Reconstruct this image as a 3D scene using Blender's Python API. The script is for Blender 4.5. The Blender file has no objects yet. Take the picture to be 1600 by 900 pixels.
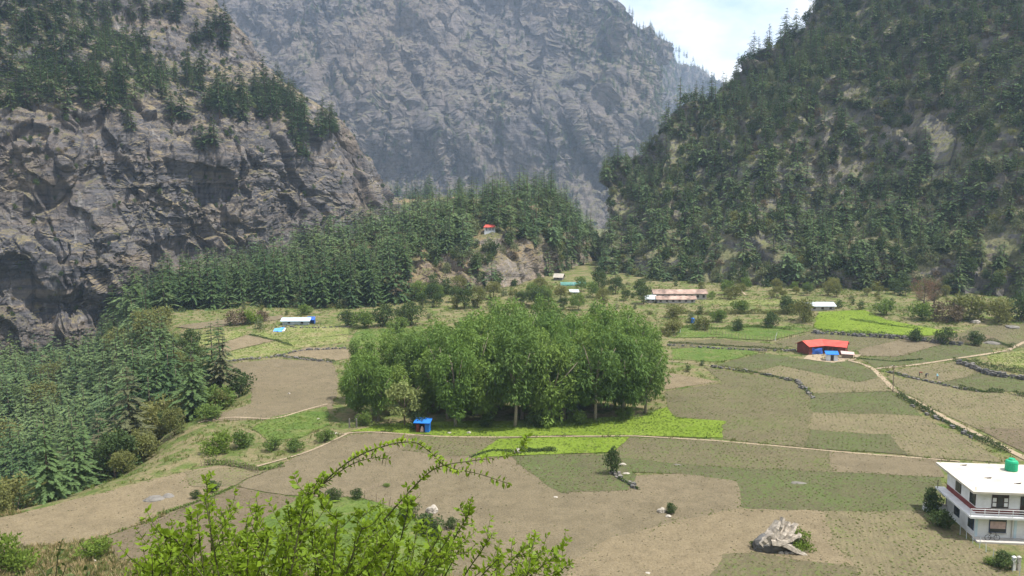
import bpy, bmesh, math, random
import numpy as np
from mathutils import Vector, Matrix
from mathutils.geometry import delaunay_2d_cdt

random.seed(11)
rng = np.random.default_rng(11)
sc = bpy.context.scene
COL = sc.collection
R = math.radians

# ------------------------------------------------------------------ camera
CAMZ, FPX, HORIZON = 42.0, 1256.0, 300.0          # metres; focal length and horizon row for a 1600 x 900 frame
TH = math.atan((450 - HORIZON) / FPX)
cd = bpy.data.cameras.new('camera')
cam = bpy.data.objects.new('camera', cd)
COL.objects.link(cam)
cam.location = (0, 0, CAMZ)
cam.rotation_euler = (math.pi / 2 - TH, 0, 0)
cd.sensor_width = 36.0
cd.lens = 36.0 * FPX / 1600.0
cd.clip_start, cd.clip_end = 0.1, 20000
sc.camera = cam

# ------------------------------------------------------------------ sky, sun, exposure
SUN_AZ, SUN_EL = 106.0, 65.0
w = bpy.data.worlds.new('World')
sc.world = w
w.use_nodes = True
wn, wl = w.node_tree.nodes, w.node_tree.links
wn.clear()
wo = wn.new('ShaderNodeOutputWorld')
bg = wn.new('ShaderNodeBackground')
sky = wn.new('ShaderNodeTexSky')
sky.sky_type = 'NISHITA'
sky.sun_disc = False
sky.sun_elevation = R(SUN_EL)
sky.sun_rotation = R(SUN_AZ)
sky.altitude = 2500
sky.dust_density = 1.5
bg.inputs[1].default_value = 0.15
tc = wn.new('ShaderNodeTexCoord')
mp = wn.new('ShaderNodeMapping')
mp.inputs['Scale'].default_value = (1, 1, 2.2)
mp.inputs['Location'].default_value = (3.1, 0.35, 0.0)
cn = wn.new('ShaderNodeTexNoise')
cn.inputs['Scale'].default_value = 3.2
cn.inputs['Detail'].default_value = 7
cn.inputs['Roughness'].default_value = 0.55
cr = wn.new('ShaderNodeValToRGB')
cr.color_ramp.elements[0].position = 0.33
cr.color_ramp.elements[1].position = 0.50
cm = wn.new('ShaderNodeMix')
cm.data_type = 'RGBA'
cm.inputs[7].default_value = (5.2, 5.2, 5.35, 1)
wl.new(tc.outputs['Generated'], mp.inputs[0])
wl.new(mp.outputs[0], cn.inputs[0])
wl.new(cn.outputs[0], cr.inputs[0])
wl.new(cr.outputs[0], cm.inputs[0])
wl.new(sky.outputs[0], cm.inputs[6])
wl.new(cm.outputs[2], bg.inputs[0])
wl.new(bg.outputs[0], wo.inputs[0])

SUN_DIR = Vector((math.sin(R(SUN_AZ)) * math.cos(R(SUN_EL)), math.cos(R(SUN_AZ)) * math.cos(R(SUN_EL)), math.sin(R(SUN_EL))))
sl = bpy.data.lights.new('sun', 'SUN')
sl.energy = 4.8
sl.angle = R(0.5)
sl.color = (1.0, 0.95, 0.87)
so = bpy.data.objects.new('sun', sl)
COL.objects.link(so)
so.rotation_euler = SUN_DIR.to_track_quat('Z', 'Y').to_euler()
so.location = (0, 0, 300)

vs = sc.view_settings
vs.view_transform = 'Standard'
vs.look = 'None'
vs.gamma = 1.0
vs.use_curve_mapping = False
vs.exposure = 0.72
sc.cycles.max_bounces = 5
sc.cycles.diffuse_bounces = 3
sc.cycles.transmission_bounces = 3
sc.cycles.volume_bounces = 1
sc.cycles.use_denoising = True

# ------------------------------------------------------------------ small maths
def ray(px, py):
    rx = (np.asarray(px, float) - 800) / FPX
    ry = (450 - np.asarray(py, float)) / FPX
    c, s = math.cos(TH), math.sin(TH)
    return np.stack([rx + 0 * ry, c + ry * s, -s + ry * c + 0 * rx], -1)

def at(px, py, d):                                  # point on the line of sight at distance d (metres along y)
    r = ray(px, py)
    k = np.asarray(d, float) / r[..., 1]
    return r * k[..., None] + np.array([0, 0, CAMZ])

def to_px(P):
    P = np.asarray(P, float)
    c, s = math.cos(TH), math.sin(TH)
    x, y, z = P[..., 0], P[..., 1], P[..., 2] - CAMZ
    f = np.maximum(y * c - z * s, 0.01)
    u = y * s + z * c
    return 800 + FPX * x / f, 450 - FPX * u / f

PERM = np.random.default_rng(3).random(65536)
def _h(ix, iy, iz, seed):
    n = (ix * 73856093) ^ (iy * 19349663) ^ (iz * 83492791) ^ (seed * 2654435)
    n = (n ^ (n >> 13)) * 1274126177
    return PERM[(n ^ (n >> 16)) & 65535]

def vnoise(p, seed=0):                              # value noise, -1..1
    p = np.asarray(p, float)
    i = np.floor(p).astype(np.int64)
    f = p - i
    f = f * f * f * (f * (f * 6 - 15) + 10)
    x, y, z = i[..., 0], i[..., 1], i[..., 2]
    fx, fy, fz = f[..., 0], f[..., 1], f[..., 2]
    def l(a, b, t): return a + (b - a) * t
    r = l(l(l(_h(x, y, z, seed), _h(x + 1, y, z, seed), fx), l(_h(x, y + 1, z, seed), _h(x + 1, y + 1, z, seed), fx), fy),
          l(l(_h(x, y, z + 1, seed), _h(x + 1, y, z + 1, seed), fx), l(_h(x, y + 1, z + 1, seed), _h(x + 1, y + 1, z + 1, seed), fx), fy), fz)
    return r * 2 - 1

def fbm(p, octaves=4, seed=0, gain=0.5):
    p = np.asarray(p, float)
    a, s, o = 1.0, 0.0, 0.0
    for k in range(octaves):
        o = o + a * vnoise(p, seed + k * 17)
        s += a
        a *= gain
        p = p * 2.03 + 5.3
    return o / s

def ridged(p, octaves=3, seed=0):
    p = np.asarray(p, float)
    a, s, o = 1.0, 0.0, 0.0
    for k in range(octaves):
        o = o + a * (1 - np.abs(vnoise(p, seed + k * 13)) * 2)
        s += a
        a *= 0.5
        p = p * 2.1 + 3.7
    return o / s

def cells(p, seed=0):                               # voronoi: value of the nearest cell and distance to its border
    p = np.asarray(p, float)
    i = np.floor(p).astype(np.int64)
    best = np.full(p.shape[:-1], 9.0)
    second = best.copy()
    val = np.zeros(p.shape[:-1])
    for dx in (-1, 0, 1):
        for dy in (-1, 0, 1):
            for dz in (-1, 0, 1):
                c = i + np.array([dx, dy, dz])
                q = np.stack([_h(c[..., 0], c[..., 1], c[..., 2], seed + k) for k in (1, 2, 3)], -1) + c
                d = np.sqrt(((q - p) ** 2).sum(-1))
                n = d < best
                second = np.where(n, best, np.minimum(second, d))
                val = np.where(n, _h(c[..., 0], c[..., 1], c[..., 2], seed + 9), val)
                best = np.where(n, d, best)
    return val, second - best

def sstep(a, b, x):
    t = np.clip((x - a) / (b - a), 0, 1)
    return t * t * (3 - 2 * t)

# ------------------------------------------------------------------ terrain height
EDGE = np.array([(-60, 812), (0, 802), (130, 770), (250, 725), (300, 690), (312, 655), (385, 628), (390, 600), (322, 574), (300, 532), (270, 507), (235, 492)], float)
_r = ray(EDGE[:, 0], EDGE[:, 1])
_p = _r * (-CAMZ / _r[:, 2])[:, None]
EY, EX = _p[:, 1], _p[:, 0]

def G(x, y):
    x, y = np.asarray(x, float), np.asarray(y, float)
    z = 0.04 * np.clip(y - 210, 0, 400)
    z = z + 0.22 * fbm(np.stack([x / 34, y / 34, 0 * x], -1), 2, 40) * sstep(60, 90, y)
    right = sstep(60, 130, x) * sstep(215, 260, y)
    z = z + right * 2.0 - 30 * sstep(432, 520, y)
    xe = np.interp(y, EY, EX)
    s = xe - x
    wob = 3 * fbm(np.stack([x / 14, y / 14, 0 * x + 7], -1), 3, 60)
    z = z - 31 * sstep(1.5, 38, s + wob * sstep(0, 8, s)) - 0.8 * sstep(-1, 3, s)
    apron = 0.1 * np.clip(99 - y, 0, 60) * sstep(-26, -46, x)
    z = z + apron + 1.6 * np.exp(-(((x + 21) / 9) ** 2 + ((y - 90) / 13) ** 2))
    hill = 40.4 - 0.80 * y - 0.1 * np.abs(x) * sstep(4, 30, y) + 0.5 * fbm(np.stack([x / 9, y / 9, 0 * x], -1), 2, 51) * sstep(2, 14, y)
    hill = np.where(y < 0, 40.4 + 0.3 * np.minimum(-y, 30), hill)
    return np.maximum(z, hill) + np.exp(-np.abs(z - hill) / 1.5) * 0.4

def gp(px, py, far=460.0):                          # where the line of sight first meets the valley ground
    r = ray(px, py)
    ys = np.arange(72, far, 0.4)
    k = ys / r[1]
    d = CAMZ + r[2] * k - G(r[0] * k, ys)
    n = np.nonzero(d < 0)[0]
    y = ys[n[0]] if len(n) else far
    k = y / r[1]
    x = r[0] * k
    return np.array([x, y, float(G(np.array(x), np.array(y)))])

# ------------------------------------------------------------------ materials
class NB:
    def __init__(s, name, rough=0.9, spec=0.2):
        s.m = bpy.data.materials.new(name)
        s.m.use_nodes = True
        s.t = s.m.node_tree
        s.n, s.l = s.t.nodes, s.t.links
        s.b = s.n['Principled BSDF']
        s.b.inputs['Roughness'].default_value = rough
        s.b.inputs['Specular IOR Level'].default_value = spec
        s.geo = None
    def pos(s):
        if s.geo is None:
            s.geo = s.n.new('ShaderNodeNewGeometry')
        return s.geo.outputs['Position']
    def obj(s):
        return s.n.new('ShaderNodeTexCoord').outputs['Object']
    def setv(s, sock, v):
        if isinstance(v, bpy.types.NodeSocket): s.l.new(v, sock)
        else: sock.default_value = v
    def mapping(s, vec, scale, rot=(0, 0, 0), loc=(0, 0, 0)):
        n = s.n.new('ShaderNodeMapping')
        s.l.new(vec, n.inputs[0])
        n.inputs['Scale'].default_value = scale
        n.inputs['Rotation'].default_value = rot
        n.inputs['Location'].default_value = loc
        return n.outputs[0]
    def noise(s, vec, scale=1.0, detail=4, rough=0.55, dist=0.0):
        n = s.n.new('ShaderNodeTexNoise')
        s.l.new(vec, n.inputs['Vector'])
        n.inputs['Scale'].default_value = scale
        n.inputs['Detail'].default_value = detail
        n.inputs['Roughness'].default_value = rough
        n.inputs['Distortion'].default_value = dist
        return n.outputs['Fac']
    def voro(s, vec, scale, feature='F1', out='Distance'):
        n = s.n.new('ShaderNodeTexVoronoi')
        n.feature = feature
        s.l.new(vec, n.inputs['Vector'])
        n.inputs['Scale'].default_value = scale
        return n.outputs[out]
    def ramp(s, fac, stops, interp='LINEAR'):
        n = s.n.new('ShaderNodeValToRGB')
        n.color_ramp.interpolation = interp
        e = n.color_ramp.elements
        while len(e) < len(stops): e.new(0.5)
        for k, (p, c) in enumerate(stops):
            e[k].position = p
            e[k].color = (c, c, c, 1) if not hasattr(c, '__len__') else (*c, 1)
        s.l.new(fac, n.inputs[0])
        return n.outputs[0]
    def mix(s, fac, a, b, mode='MIX'):
        n = s.n.new('ShaderNodeMix')
        n.data_type = 'RGBA'
        n.blend_type = mode
        s.setv(n.inputs[0], fac)
        for k, v in ((6, a), (7, b)):
            s.setv(n.inputs[k], v if isinstance(v, bpy.types.NodeSocket) else (*v, 1))
        return n.outputs[2]
    def math(s, op, a, b=0.0, clamp=False):
        n = s.n.new('ShaderNodeMath')
        n.operation = op
        n.use_clamp = clamp
        s.setv(n.inputs[0], a)
        s.setv(n.inputs[1], b)
        return n.outputs[0]
    def normal_z(s):
        s.pos()
        x = s.n.new('ShaderNodeSeparateXYZ')
        s.l.new(s.geo.outputs['Normal'], x.inputs[0])
        return x.outputs[2]
    def sep(s, vec):
        x = s.n.new('ShaderNodeSeparateXYZ')
        s.l.new(vec, x.inputs[0])
        return x.outputs
    def random(s):
        return s.n.new('ShaderNodeObjectInfo').outputs['Random']
    def bump(s, h, strength=0.5, dist=0.1):
        n = s.n.new('ShaderNodeBump')
        n.inputs['Strength'].default_value = strength
        n.inputs['Distance'].default_value = dist
        s.l.new(h, n.inputs['Height'])
        s.l.new(n.outputs[0], s.b.inputs['Normal'])
    def color(s, v):
        s.setv(s.b.inputs['Base Color'], v if isinstance(v, bpy.types.NodeSocket) else (*v, 1))
        return s
    def translucent(s, col, fac):
        t = s.n.new('ShaderNodeBsdfTranslucent')
        s.setv(t.inputs[0], col if isinstance(col, bpy.types.NodeSocket) else (*col, 1))
        m = s.n.new('ShaderNodeMixShader')
        m.inputs[0].default_value = fac
        s.l.new(s.b.outputs[0], m.inputs[1])
        s.l.new(t.outputs[0], m.inputs[2])
        s.l.new(m.outputs[0], s.n['Material Output'].inputs[0])

def rock_mat(name, grey, brown, tan, dark, grass, gdens, tilt=0.25, sc1=1.0):
    b = NB(name, 0.95, 0.1)
    p = b.pos()
    st = b.mapping(p, (0.03 * sc1, 0.03 * sc1, 0.32 * sc1), (0.0, tilt, 0.0))
    big = b.noise(p, 0.022 * sc1, 5, 0.6)
    strat = b.noise(st, 1.0, 6, 0.65, 0.4)
    streak = b.noise(b.mapping(p, (0.22 * sc1, 0.22 * sc1, 0.010 * sc1)), 1.0, 4, 0.6)
    fine = b.noise(p, 0.55 * sc1, 6, 0.7)
    c = b.mix(b.ramp(big, [(0.46, 0), (0.66, 1)]), grey, brown)
    c = b.mix(b.ramp(strat, [(0.50, 0), (0.66, 0.8)]), c, tan)
    c = b.mix(b.ramp(strat, [(0.32, 0.85), (0.46, 0)]), c, dark)
    c = b.mix(b.ramp(streak, [(0.60, 0), (0.72, 0.75)]), c, (0.33, 0.31, 0.285))
    c = b.mix(b.ramp(streak, [(0.30, 0.85), (0.45, 0)]), c, dark)
    c = b.mix(b.ramp(fine, [(0.35, 0.35), (0.7, 0)]), c, dark)
    nz = b.math('ADD', b.normal_z(), b.math('MULTIPLY', b.math('SUBTRACT', b.noise(p, 0.12 * sc1, 5, 0.65), 0.5), 0.8))
    gcol = b.mix(b.ramp(b.noise(p, 0.09, 5, 0.6), [(0.38, 0), (0.62, 1)]), grass[0], grass[1])
    gcol = b.mix(b.ramp(fine, [(0.42, 0.6), (0.6, 0)]), gcol, grass[2])
    c = b.mix(b.ramp(nz, [(gdens, 0), (gdens + 0.14, 1)]), c, gcol)
    b.color(c)
    b.bump(b.math('ADD', fine, b.math('MULTIPLY', strat, 0.7)), 0.9, 0.9 / sc1)
    return b.m

def leaf_mat(name, a, bcol, trans=0.25, clump=0.5, rough=0.75):
    b = NB(name, rough, 0.12)
    c = b.mix(b.random(), a, bcol)
    n = b.noise(b.obj(), clump, 3, 0.6)
    c = b.mix(b.ramp(n, [(0.35, 0), (0.65, 1)]), b.mix(0.35, c, tuple(x * 0.55 for x in a)), c)
    b.color(c)
    b.translucent(b.mix(0.5, c, (bcol[0] * 1.3, bcol[1] * 1.35, bcol[2] * 0.7)), trans)
    return b.m

def plain_mat(name, col, rough=0.8, var=0.15, scale=2.0, metal=0.0, bump=0.0):
    b = NB(name, rough, 0.25)
    n = b.noise(b.obj(), scale, 5, 0.6)
    c = b.mix(b.ramp(n, [(0.3, 0), (0.7, 1)]), tuple(x * (1 - var) for x in col), tuple(min(1, x * (1 + var)) for x in col))
    b.color(c)
    b.b.inputs['Metallic'].default_value = metal
    if bump: b.bump(n, 0.4, bump)
    return b.m

def soil_mat(name, a, bcol, weed=None, wd=0.0, furrow=0.0, ang=0.0):
    b = NB(name, 1.0, 0.05)
    p = b.pos()
    big = b.noise(p, 0.05, 4, 0.6)
    mid = b.noise(p, 0.6, 5, 0.65)
    clod = b.noise(p, 3.4, 5, 0.75)
    c = b.mix(b.ramp(big, [(0.35, 0), (0.65, 1)]), a, bcol)
    c = b.mix(b.ramp(mid, [(0.3, 0.55), (0.6, 0)]), c, tuple(x * 0.66 for x in a))
    c = b.mix(b.ramp(b.noise(p, 0.19, 4, 0.6, 0.6), [(0.36, 0.5), (0.52, 0), (0.66, 0)]), c, tuple(x * 0.7 for x in a))
    c = b.mix(b.ramp(clod, [(0.30, 0.75), (0.52, 0)]), c, tuple(x * 0.42 for x in a))
    c = b.mix(b.ramp(clod, [(0.58, 0), (0.75, 0.55)]), c, tuple(min(1, x * 1.5) for x in bcol))
    if furrow:
        wv = b.n.new('ShaderNodeTexWave')
        b.l.new(b.mapping(p, (1, 1, 0), (0, 0, ang)), wv.inputs[0])
        wv.inputs['Scale'].default_value = furrow
        wv.inputs['Distortion'].default_value = 2.5
        wv.inputs['Detail'].default_value = 2
        c = b.mix(b.ramp(wv.outputs[1], [(0.0, 0.32), (0.5, 0)]), c, tuple(x * 0.55 for x in a))
    if weed:
        wn_ = b.math('ADD', b.math('MULTIPLY', b.noise(p, 1.7, 5, 0.8), 0.75), b.math('MULTIPLY', b.noise(p, 0.13, 4, 0.6), 0.25))
        c = b.mix(b.ramp(wn_, [(0.60 - wd * 0.2, 0), (0.66 - wd * 0.2, 0.9)]), c, weed)
    b.color(c)
    b.bump(clod, 1.0, 0.16)
    return b.m

def grass_mat(name, a, bcol, dry, dd=0.3):
    b = NB(name, 1.0, 0.05)
    p = b.pos()
    n1 = b.noise(p, 0.11, 5, 0.65)
    n2 = b.noise(p, 1.6, 5, 0.75)
    c = b.mix(b.ramp(n1, [(0.35, 0), (0.65, 1)]), a, bcol)
    c = b.mix(b.ramp(b.noise(p, 0.28, 5, 0.7), [(0.72 - dd, 0), (0.86 - dd, 0.9)]), c, dry)
    c = b.mix(b.ramp(n2, [(0.32, 0.7), (0.55, 0)]), c, tuple(x * 0.5 for x in a))
    b.color(c)
    b.bump(n2, 1.0, 0.3)
    return b.m

M = {}
M['cliff'] = rock_mat('cliff_rock', (0.118, 0.113, 0.118), (0.145, 0.12, 0.10), (0.235, 0.19, 0.148), (0.026, 0.026, 0.031),
                      ((0.225, 0.18, 0.115), (0.13, 0.12, 0.07), (0.075, 0.072, 0.046)), 0.64)
M['far_cliff'] = rock_mat('far_rock', (0.135, 0.125, 0.13), (0.175, 0.145, 0.125), (0.27, 0.225, 0.19), (0.035, 0.035, 0.04),
                          ((0.20, 0.165, 0.115), (0.13, 0.125, 0.08), (0.08, 0.075, 0.055)), 0.56, 0.5, 0.36)
def far_mat():
    b = NB('far_wall_rock', 0.95, 0.1)
    p = b.pos()
    big = b.noise(p, 0.006, 5, 0.6)
    diag = b.noise(b.mapping(p, (0.007, 0.007, 0.10), (0.0, 0.95, 0.0)), 1.0, 7, 0.7, 0.2)
    vert = b.noise(b.mapping(p, (0.07, 0.07, 0.0055)), 1.0, 6, 0.65)
    fine = b.noise(p, 0.12, 6, 0.75)
    c = b.mix(b.ramp(big, [(0.38, 0), (0.62, 1)]), (0.145, 0.130, 0.130), (0.18, 0.148, 0.125))
    c = b.mix(b.ramp(diag, [(0.54, 0), (0.70, 0.55)]), c, (0.26, 0.215, 0.18))
    c = b.mix(b.ramp(diag, [(0.30, 0.7), (0.46, 0)]), c, (0.045, 0.043, 0.046))
    c = b.mix(b.ramp(vert, [(0.60, 0), (0.72, 0.5)]), c, (0.29, 0.25, 0.22))
    c = b.mix(b.ramp(vert, [(0.30, 0.85), (0.47, 0)]), c, (0.045, 0.045, 0.05))
    c = b.mix(b.ramp(fine, [(0.36, 0.45), (0.54, 0)]), c, (0.05, 0.05, 0.048))
    nz = b.math('ADD', b.normal_z(), b.math('MULTIPLY', b.math('SUBTRACT', b.noise(p, 0.05, 5, 0.65), 0.5), 0.9))
    c = b.mix(b.ramp(nz, [(0.58, 0), (0.75, 0.8)]), c, b.mix(b.ramp(fine, [(0.4, 0), (0.6, 1)]), (0.08, 0.085, 0.05), (0.155, 0.135, 0.09)))
    b.color(c)
    b.bump(b.math('ADD', fine, diag), 1.0, 5.0)
    return b.m
M['far_cliff'] = far_mat()
M['hill_rock'] = rock_mat('hillside_rock', (0.17, 0.16, 0.15), (0.20, 0.17, 0.13), (0.32, 0.26, 0.20), (0.05, 0.05, 0.05),
                          ((0.145, 0.15, 0.072), (0.18, 0.16, 0.10), (0.085, 0.09, 0.05)), 0.42)
M['knoll_rock'] = rock_mat('knoll_rock', (0.23, 0.20, 0.17), (0.25, 0.19, 0.14), (0.38, 0.30, 0.23), (0.07, 0.06, 0.055),
                           ((0.13, 0.13, 0.055), (0.26, 0.185, 0.11), (0.07, 0.075, 0.035)), 0.52)
M['ground'] = grass_mat('valley_turf', (0.080, 0.115, 0.03), (0.12, 0.15, 0.045), (0.21, 0.172, 0.10), 0.30)
M['bright_grass'] = grass_mat('bright_grass', (0.125, 0.185, 0.022), (0.17, 0.235, 0.035), (0.20, 0.22, 0.07), 0.14)
M['meadow'] = grass_mat('meadow_grass', (0.075, 0.125, 0.028), (0.12, 0.165, 0.04), (0.17, 0.17, 0.07), 0.22)
M['pale_grass'] = grass_mat('pale_grass', (0.15, 0.18, 0.055), (0.19, 0.21, 0.075), (0.26, 0.22, 0.12), 0.25)
OL = (0.10, 0.125, 0.04)
M['tan'] = soil_mat('tan_soil', (0.162, 0.136, 0.087), (0.181, 0.149, 0.097))
M['tan_light'] = soil_mat('light_tan_soil', (0.197, 0.161, 0.102), (0.214, 0.173, 0.109))
M['tan_green'] = soil_mat('tan_soil_with_crop', (0.172, 0.148, 0.090), (0.191, 0.162, 0.096), (0.12, 0.15, 0.045), 0.28, 0.45, 0.3)
M['brown'] = soil_mat('brown_soil', (0.142, 0.115, 0.076), (0.156, 0.124, 0.082), OL, 0.1)
M['olive'] = soil_mat('olive_field', (0.137, 0.120, 0.073), (0.149, 0.130, 0.076), OL, 0.42, 0.5, 0.6)
M['dark_olive'] = soil_mat('dark_olive_field', (0.109, 0.103, 0.059), (0.120, 0.110, 0.062), (0.085, 0.115, 0.038), 0.55, 0.5, 0.9)
M['path'] = soil_mat('path_soil', (0.33, 0.265, 0.185), (0.37, 0.295, 0.205))

M['bark'] = plain_mat('bark', (0.13, 0.10, 0.075), 0.95, 0.35, 6.0)
M['pale_bark'] = plain_mat('pale_bark', (0.26, 0.22, 0.17), 0.95, 0.3, 6.0)
M['conifer'] = leaf_mat('conifer_needles', (0.066, 0.120, 0.048), (0.110, 0.170, 0.058), 0.12, 0.25)
M['conifer_lit_tint'] = leaf_mat('lit_tint_conifer_needles', (0.112, 0.180, 0.078), (0.175, 0.242, 0.096), 0.15, 0.25)  # same conifer needles, stronger light painted into the colour to lift the hillside
M['conifer_light'] = leaf_mat('light_conifer_needles', (0.100, 0.150, 0.060), (0.140, 0.19, 0.072), 0.15, 0.25)
M['conifer_dull'] = leaf_mat('dull_conifer_needles', (0.105, 0.115, 0.058), (0.15, 0.15, 0.075), 0.12, 0.25)
M['willow'] = leaf_mat('willow_leaves', (0.115, 0.198, 0.044), (0.18, 0.262, 0.062), 0.3, 0.22)
M['willow2'] = leaf_mat('bright_willow_leaves', (0.145, 0.225, 0.05), (0.20, 0.278, 0.066), 0.3, 0.22)
M['olive_leaf'] = leaf_mat('olive_leaves', (0.14, 0.155, 0.05), (0.20, 0.20, 0.068), 0.25, 0.4)
M['green_leaf'] = leaf_mat('green_leaves', (0.105, 0.165, 0.04), (0.16, 0.225, 0.055), 0.25, 0.4)
M['willow3'] = leaf_mat('dark_willow_leaves', (0.09, 0.158, 0.04), (0.14, 0.212, 0.054), 0.28, 0.22)
M['dark_leaf'] = leaf_mat('dark_green_leaves', (0.055, 0.09, 0.03), (0.085, 0.12, 0.04), 0.2, 0.4)
M['bright_leaf'] = leaf_mat('bright_green_leaves', (0.12, 0.185, 0.028), (0.165, 0.235, 0.04), 0.35, 0.6)
M['brown_leaf'] = leaf_mat('brown_scrub_leaves', (0.125, 0.098, 0.06), (0.165, 0.125, 0.078), 0.15, 0.4)
M['red_leaf'] = leaf_mat('rusty_twigs', (0.22, 0.115, 0.08), (0.26, 0.145, 0.10), 0.15, 0.4)
M['crop_leaf'] = leaf_mat('crop_leaves', (0.16, 0.195, 0.065), (0.21, 0.245, 0.085), 0.25, 1.0)
M['near_leaf'] = leaf_mat('thorn_shrub_leaves', (0.13, 0.215, 0.018), (0.265, 0.35, 0.04), 0.38, 26.0, 0.45)
M['scrub_leaf'] = leaf_mat('dull_scrub_leaves', (0.130, 0.155, 0.076), (0.185, 0.205, 0.10), 0.2, 0.4)
M['dry'] = leaf_mat('dry_grass_blades', (0.30, 0.235, 0.12), (0.36, 0.29, 0.16), 0.25, 1.0)
M['stem'] = plain_mat('thorn_stem', (0.075, 0.075, 0.035), 0.8, 0.3, 20.0)
M['stone'] = plain_mat('field_stone', (0.15, 0.14, 0.125), 0.95, 0.35, 1.3, bump=0.1)
M['pale_stone'] = plain_mat('pale_stone', (0.34, 0.31, 0.265), 0.95, 0.3, 1.3, bump=0.1)
M['dark_stone'] = plain_mat('dark_stone', (0.10, 0.098, 0.095), 0.95, 0.5, 1.5, bump=0.1)
M['white'] = plain_mat('white_paint', (0.66, 0.67, 0.68), 0.7, 0.13, 0.9)
M['roof_white'] = plain_mat('pale_roof_screed', (0.46, 0.43, 0.37), 0.85, 0.24, 0.4)
M['pale_blue'] = plain_mat('pale_blue_paint', (0.48, 0.60, 0.68), 0.7, 0.1, 1.0)
M['maroon'] = plain_mat('maroon_paint', (0.16, 0.035, 0.03), 0.6, 0.15, 2.0)
M['frame'] = plain_mat('dark_brown_frame', (0.045, 0.03, 0.025), 0.6, 0.2, 3.0)
M['blue_frame'] = plain_mat('navy_frame', (0.03, 0.05, 0.10), 0.6, 0.2, 3.0)
M['curtain'] = plain_mat('curtain_cloth', (0.45, 0.33, 0.31), 0.9, 0.2, 3.0)
M['red_roof'] = plain_mat('red_roof_sheet', (0.52, 0.075, 0.055), 0.5, 0.28, 0.8)
M['red_wall'] = plain_mat('dark_red_wall', (0.15, 0.04, 0.03), 0.8, 0.25, 1.0)
M['blue'] = plain_mat('blue_sheet', (0.02, 0.16, 0.56), 0.5, 0.15, 1.0)
M['tarp'] = plain_mat('blue_tarpaulin', (0.03, 0.10, 0.38), 0.5, 0.3, 1.5)
M['bright_tarp'] = plain_mat('light_blue_tarpaulin', (0.10, 0.32, 0.75), 0.5, 0.3, 1.5)
M['teal'] = plain_mat('teal_net', (0.085, 0.21, 0.18), 0.8, 0.2, 1.5)
M['weathered'] = plain_mat('weathered_slab', (0.30, 0.265, 0.22), 0.95, 0.45, 2.6, bump=0.12)
M['tank'] = plain_mat('green_tank_plastic', (0.01, 0.32, 0.155), 0.4, 0.12, 2.0)
M['rust'] = plain_mat('rusty_roof_sheet', (0.27, 0.19, 0.155), 0.8, 0.65, 0.35)
M['grey_sheet'] = plain_mat('grey_roof_sheet', (0.42, 0.47, 0.50), 0.5, 0.15, 1.0)
M['grey_wall'] = plain_mat('grey_plaster', (0.36, 0.34, 0.31), 0.9, 0.2, 1.0)
M['wood'] = plain_mat('weathered_wood', (0.22, 0.17, 0.125), 0.9, 0.3, 3.0)
M['concrete'] = plain_mat('concrete', (0.42, 0.40, 0.37), 0.9, 0.15, 1.2)
M['black'] = plain_mat('black_rubber', (0.02, 0.02, 0.02), 0.7, 0.2, 3.0)
M['pink'] = plain_mat('pale_pink_cloth', (0.62, 0.42, 0.38), 0.9, 0.15, 4.0)
M['skin'] = plain_mat('skin', (0.25, 0.14, 0.09), 0.6, 0.1, 4.0)
M['cloth_red'] = plain_mat('dull_red_cloth', (0.20, 0.05, 0.045), 0.9, 0.2, 4.0)
M['cloth_dark'] = plain_mat('dark_cloth', (0.035, 0.035, 0.04), 0.9, 0.2, 4.0)
M['cloth_blue'] = plain_mat('light_blue_cloth', (0.28, 0.52, 0.60), 0.9, 0.2, 4.0)
gl = NB('window_glass', 0.08, 0.6).color((0.03, 0.035, 0.04))
M['glass'] = gl.m

# ------------------------------------------------------------------ mesh helpers
def mesh_np(name, V, F, mats, midx=None, smooth=False):
    V = np.asarray(V, np.float32).reshape(-1, 3)
    me = bpy.data.meshes.new(name)
    if isinstance(F, list) and F and not hasattr(F[0][0], '__len__'):
        counts = np.array([len(f) for f in F], np.int32)
        loops = np.concatenate([np.asarray(f, np.int32) for f in F])
    else:
        Fs = F if isinstance(F, list) else [F]
        Fs = [np.asarray(f, np.int32) for f in Fs if len(f)]
        counts = np.concatenate([np.full(len(f), f.shape[1], np.int32) for f in Fs])
        loops = np.concatenate([f.ravel() for f in Fs])
    me.vertices.add(len(V))
    me.vertices.foreach_set('co', V.ravel())
    me.loops.add(len(loops))
    me.loops.foreach_set('vertex_index', loops)
    me.polygons.add(len(counts))
    st = np.zeros(len(counts), np.int32)
    st[1:] = np.cumsum(counts)[:-1]
    me.polygons.foreach_set('loop_start', st)
    me.polygons.foreach_set('loop_total', counts)
    for m in (mats if isinstance(mats, (list, tuple)) else [mats]):
        me.materials.append(M[m] if isinstance(m, str) else m)
    if midx is not None:
        me.polygons.foreach_set('material_index', np.asarray(midx, np.int32))
    me.polygons.foreach_set('use_smooth', np.full(len(counts), smooth))
    me.update(calc_edges=True)
    me.validate()
    return me

def link(name, data, parent=None, loc=None, rz=None, scale=None, **props):
    o = bpy.data.objects.new(name, data)
    COL.objects.link(o)
    if parent is not None: o.parent = parent
    if loc is not None: o.location = tuple(float(v) for v in loc)
    if rz is not None: o.rotation_euler = (0, 0, float(rz))
    if scale is not None: o.scale = (scale,) * 3 if not hasattr(scale, '__len__') else scale
    for k, v in props.items(): o[k] = v
    return o

def tag(o, label, cat, group=None):
    o['label'] = label
    o['category'] = cat
    if group: o['group'] = group
    return o

def thing(name, label, cat, loc=(0, 0, 0), rz=0.0, scale=1.0, group=None):
    return tag(link(name, None, None, loc, rz, scale), label, cat, group)

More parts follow.
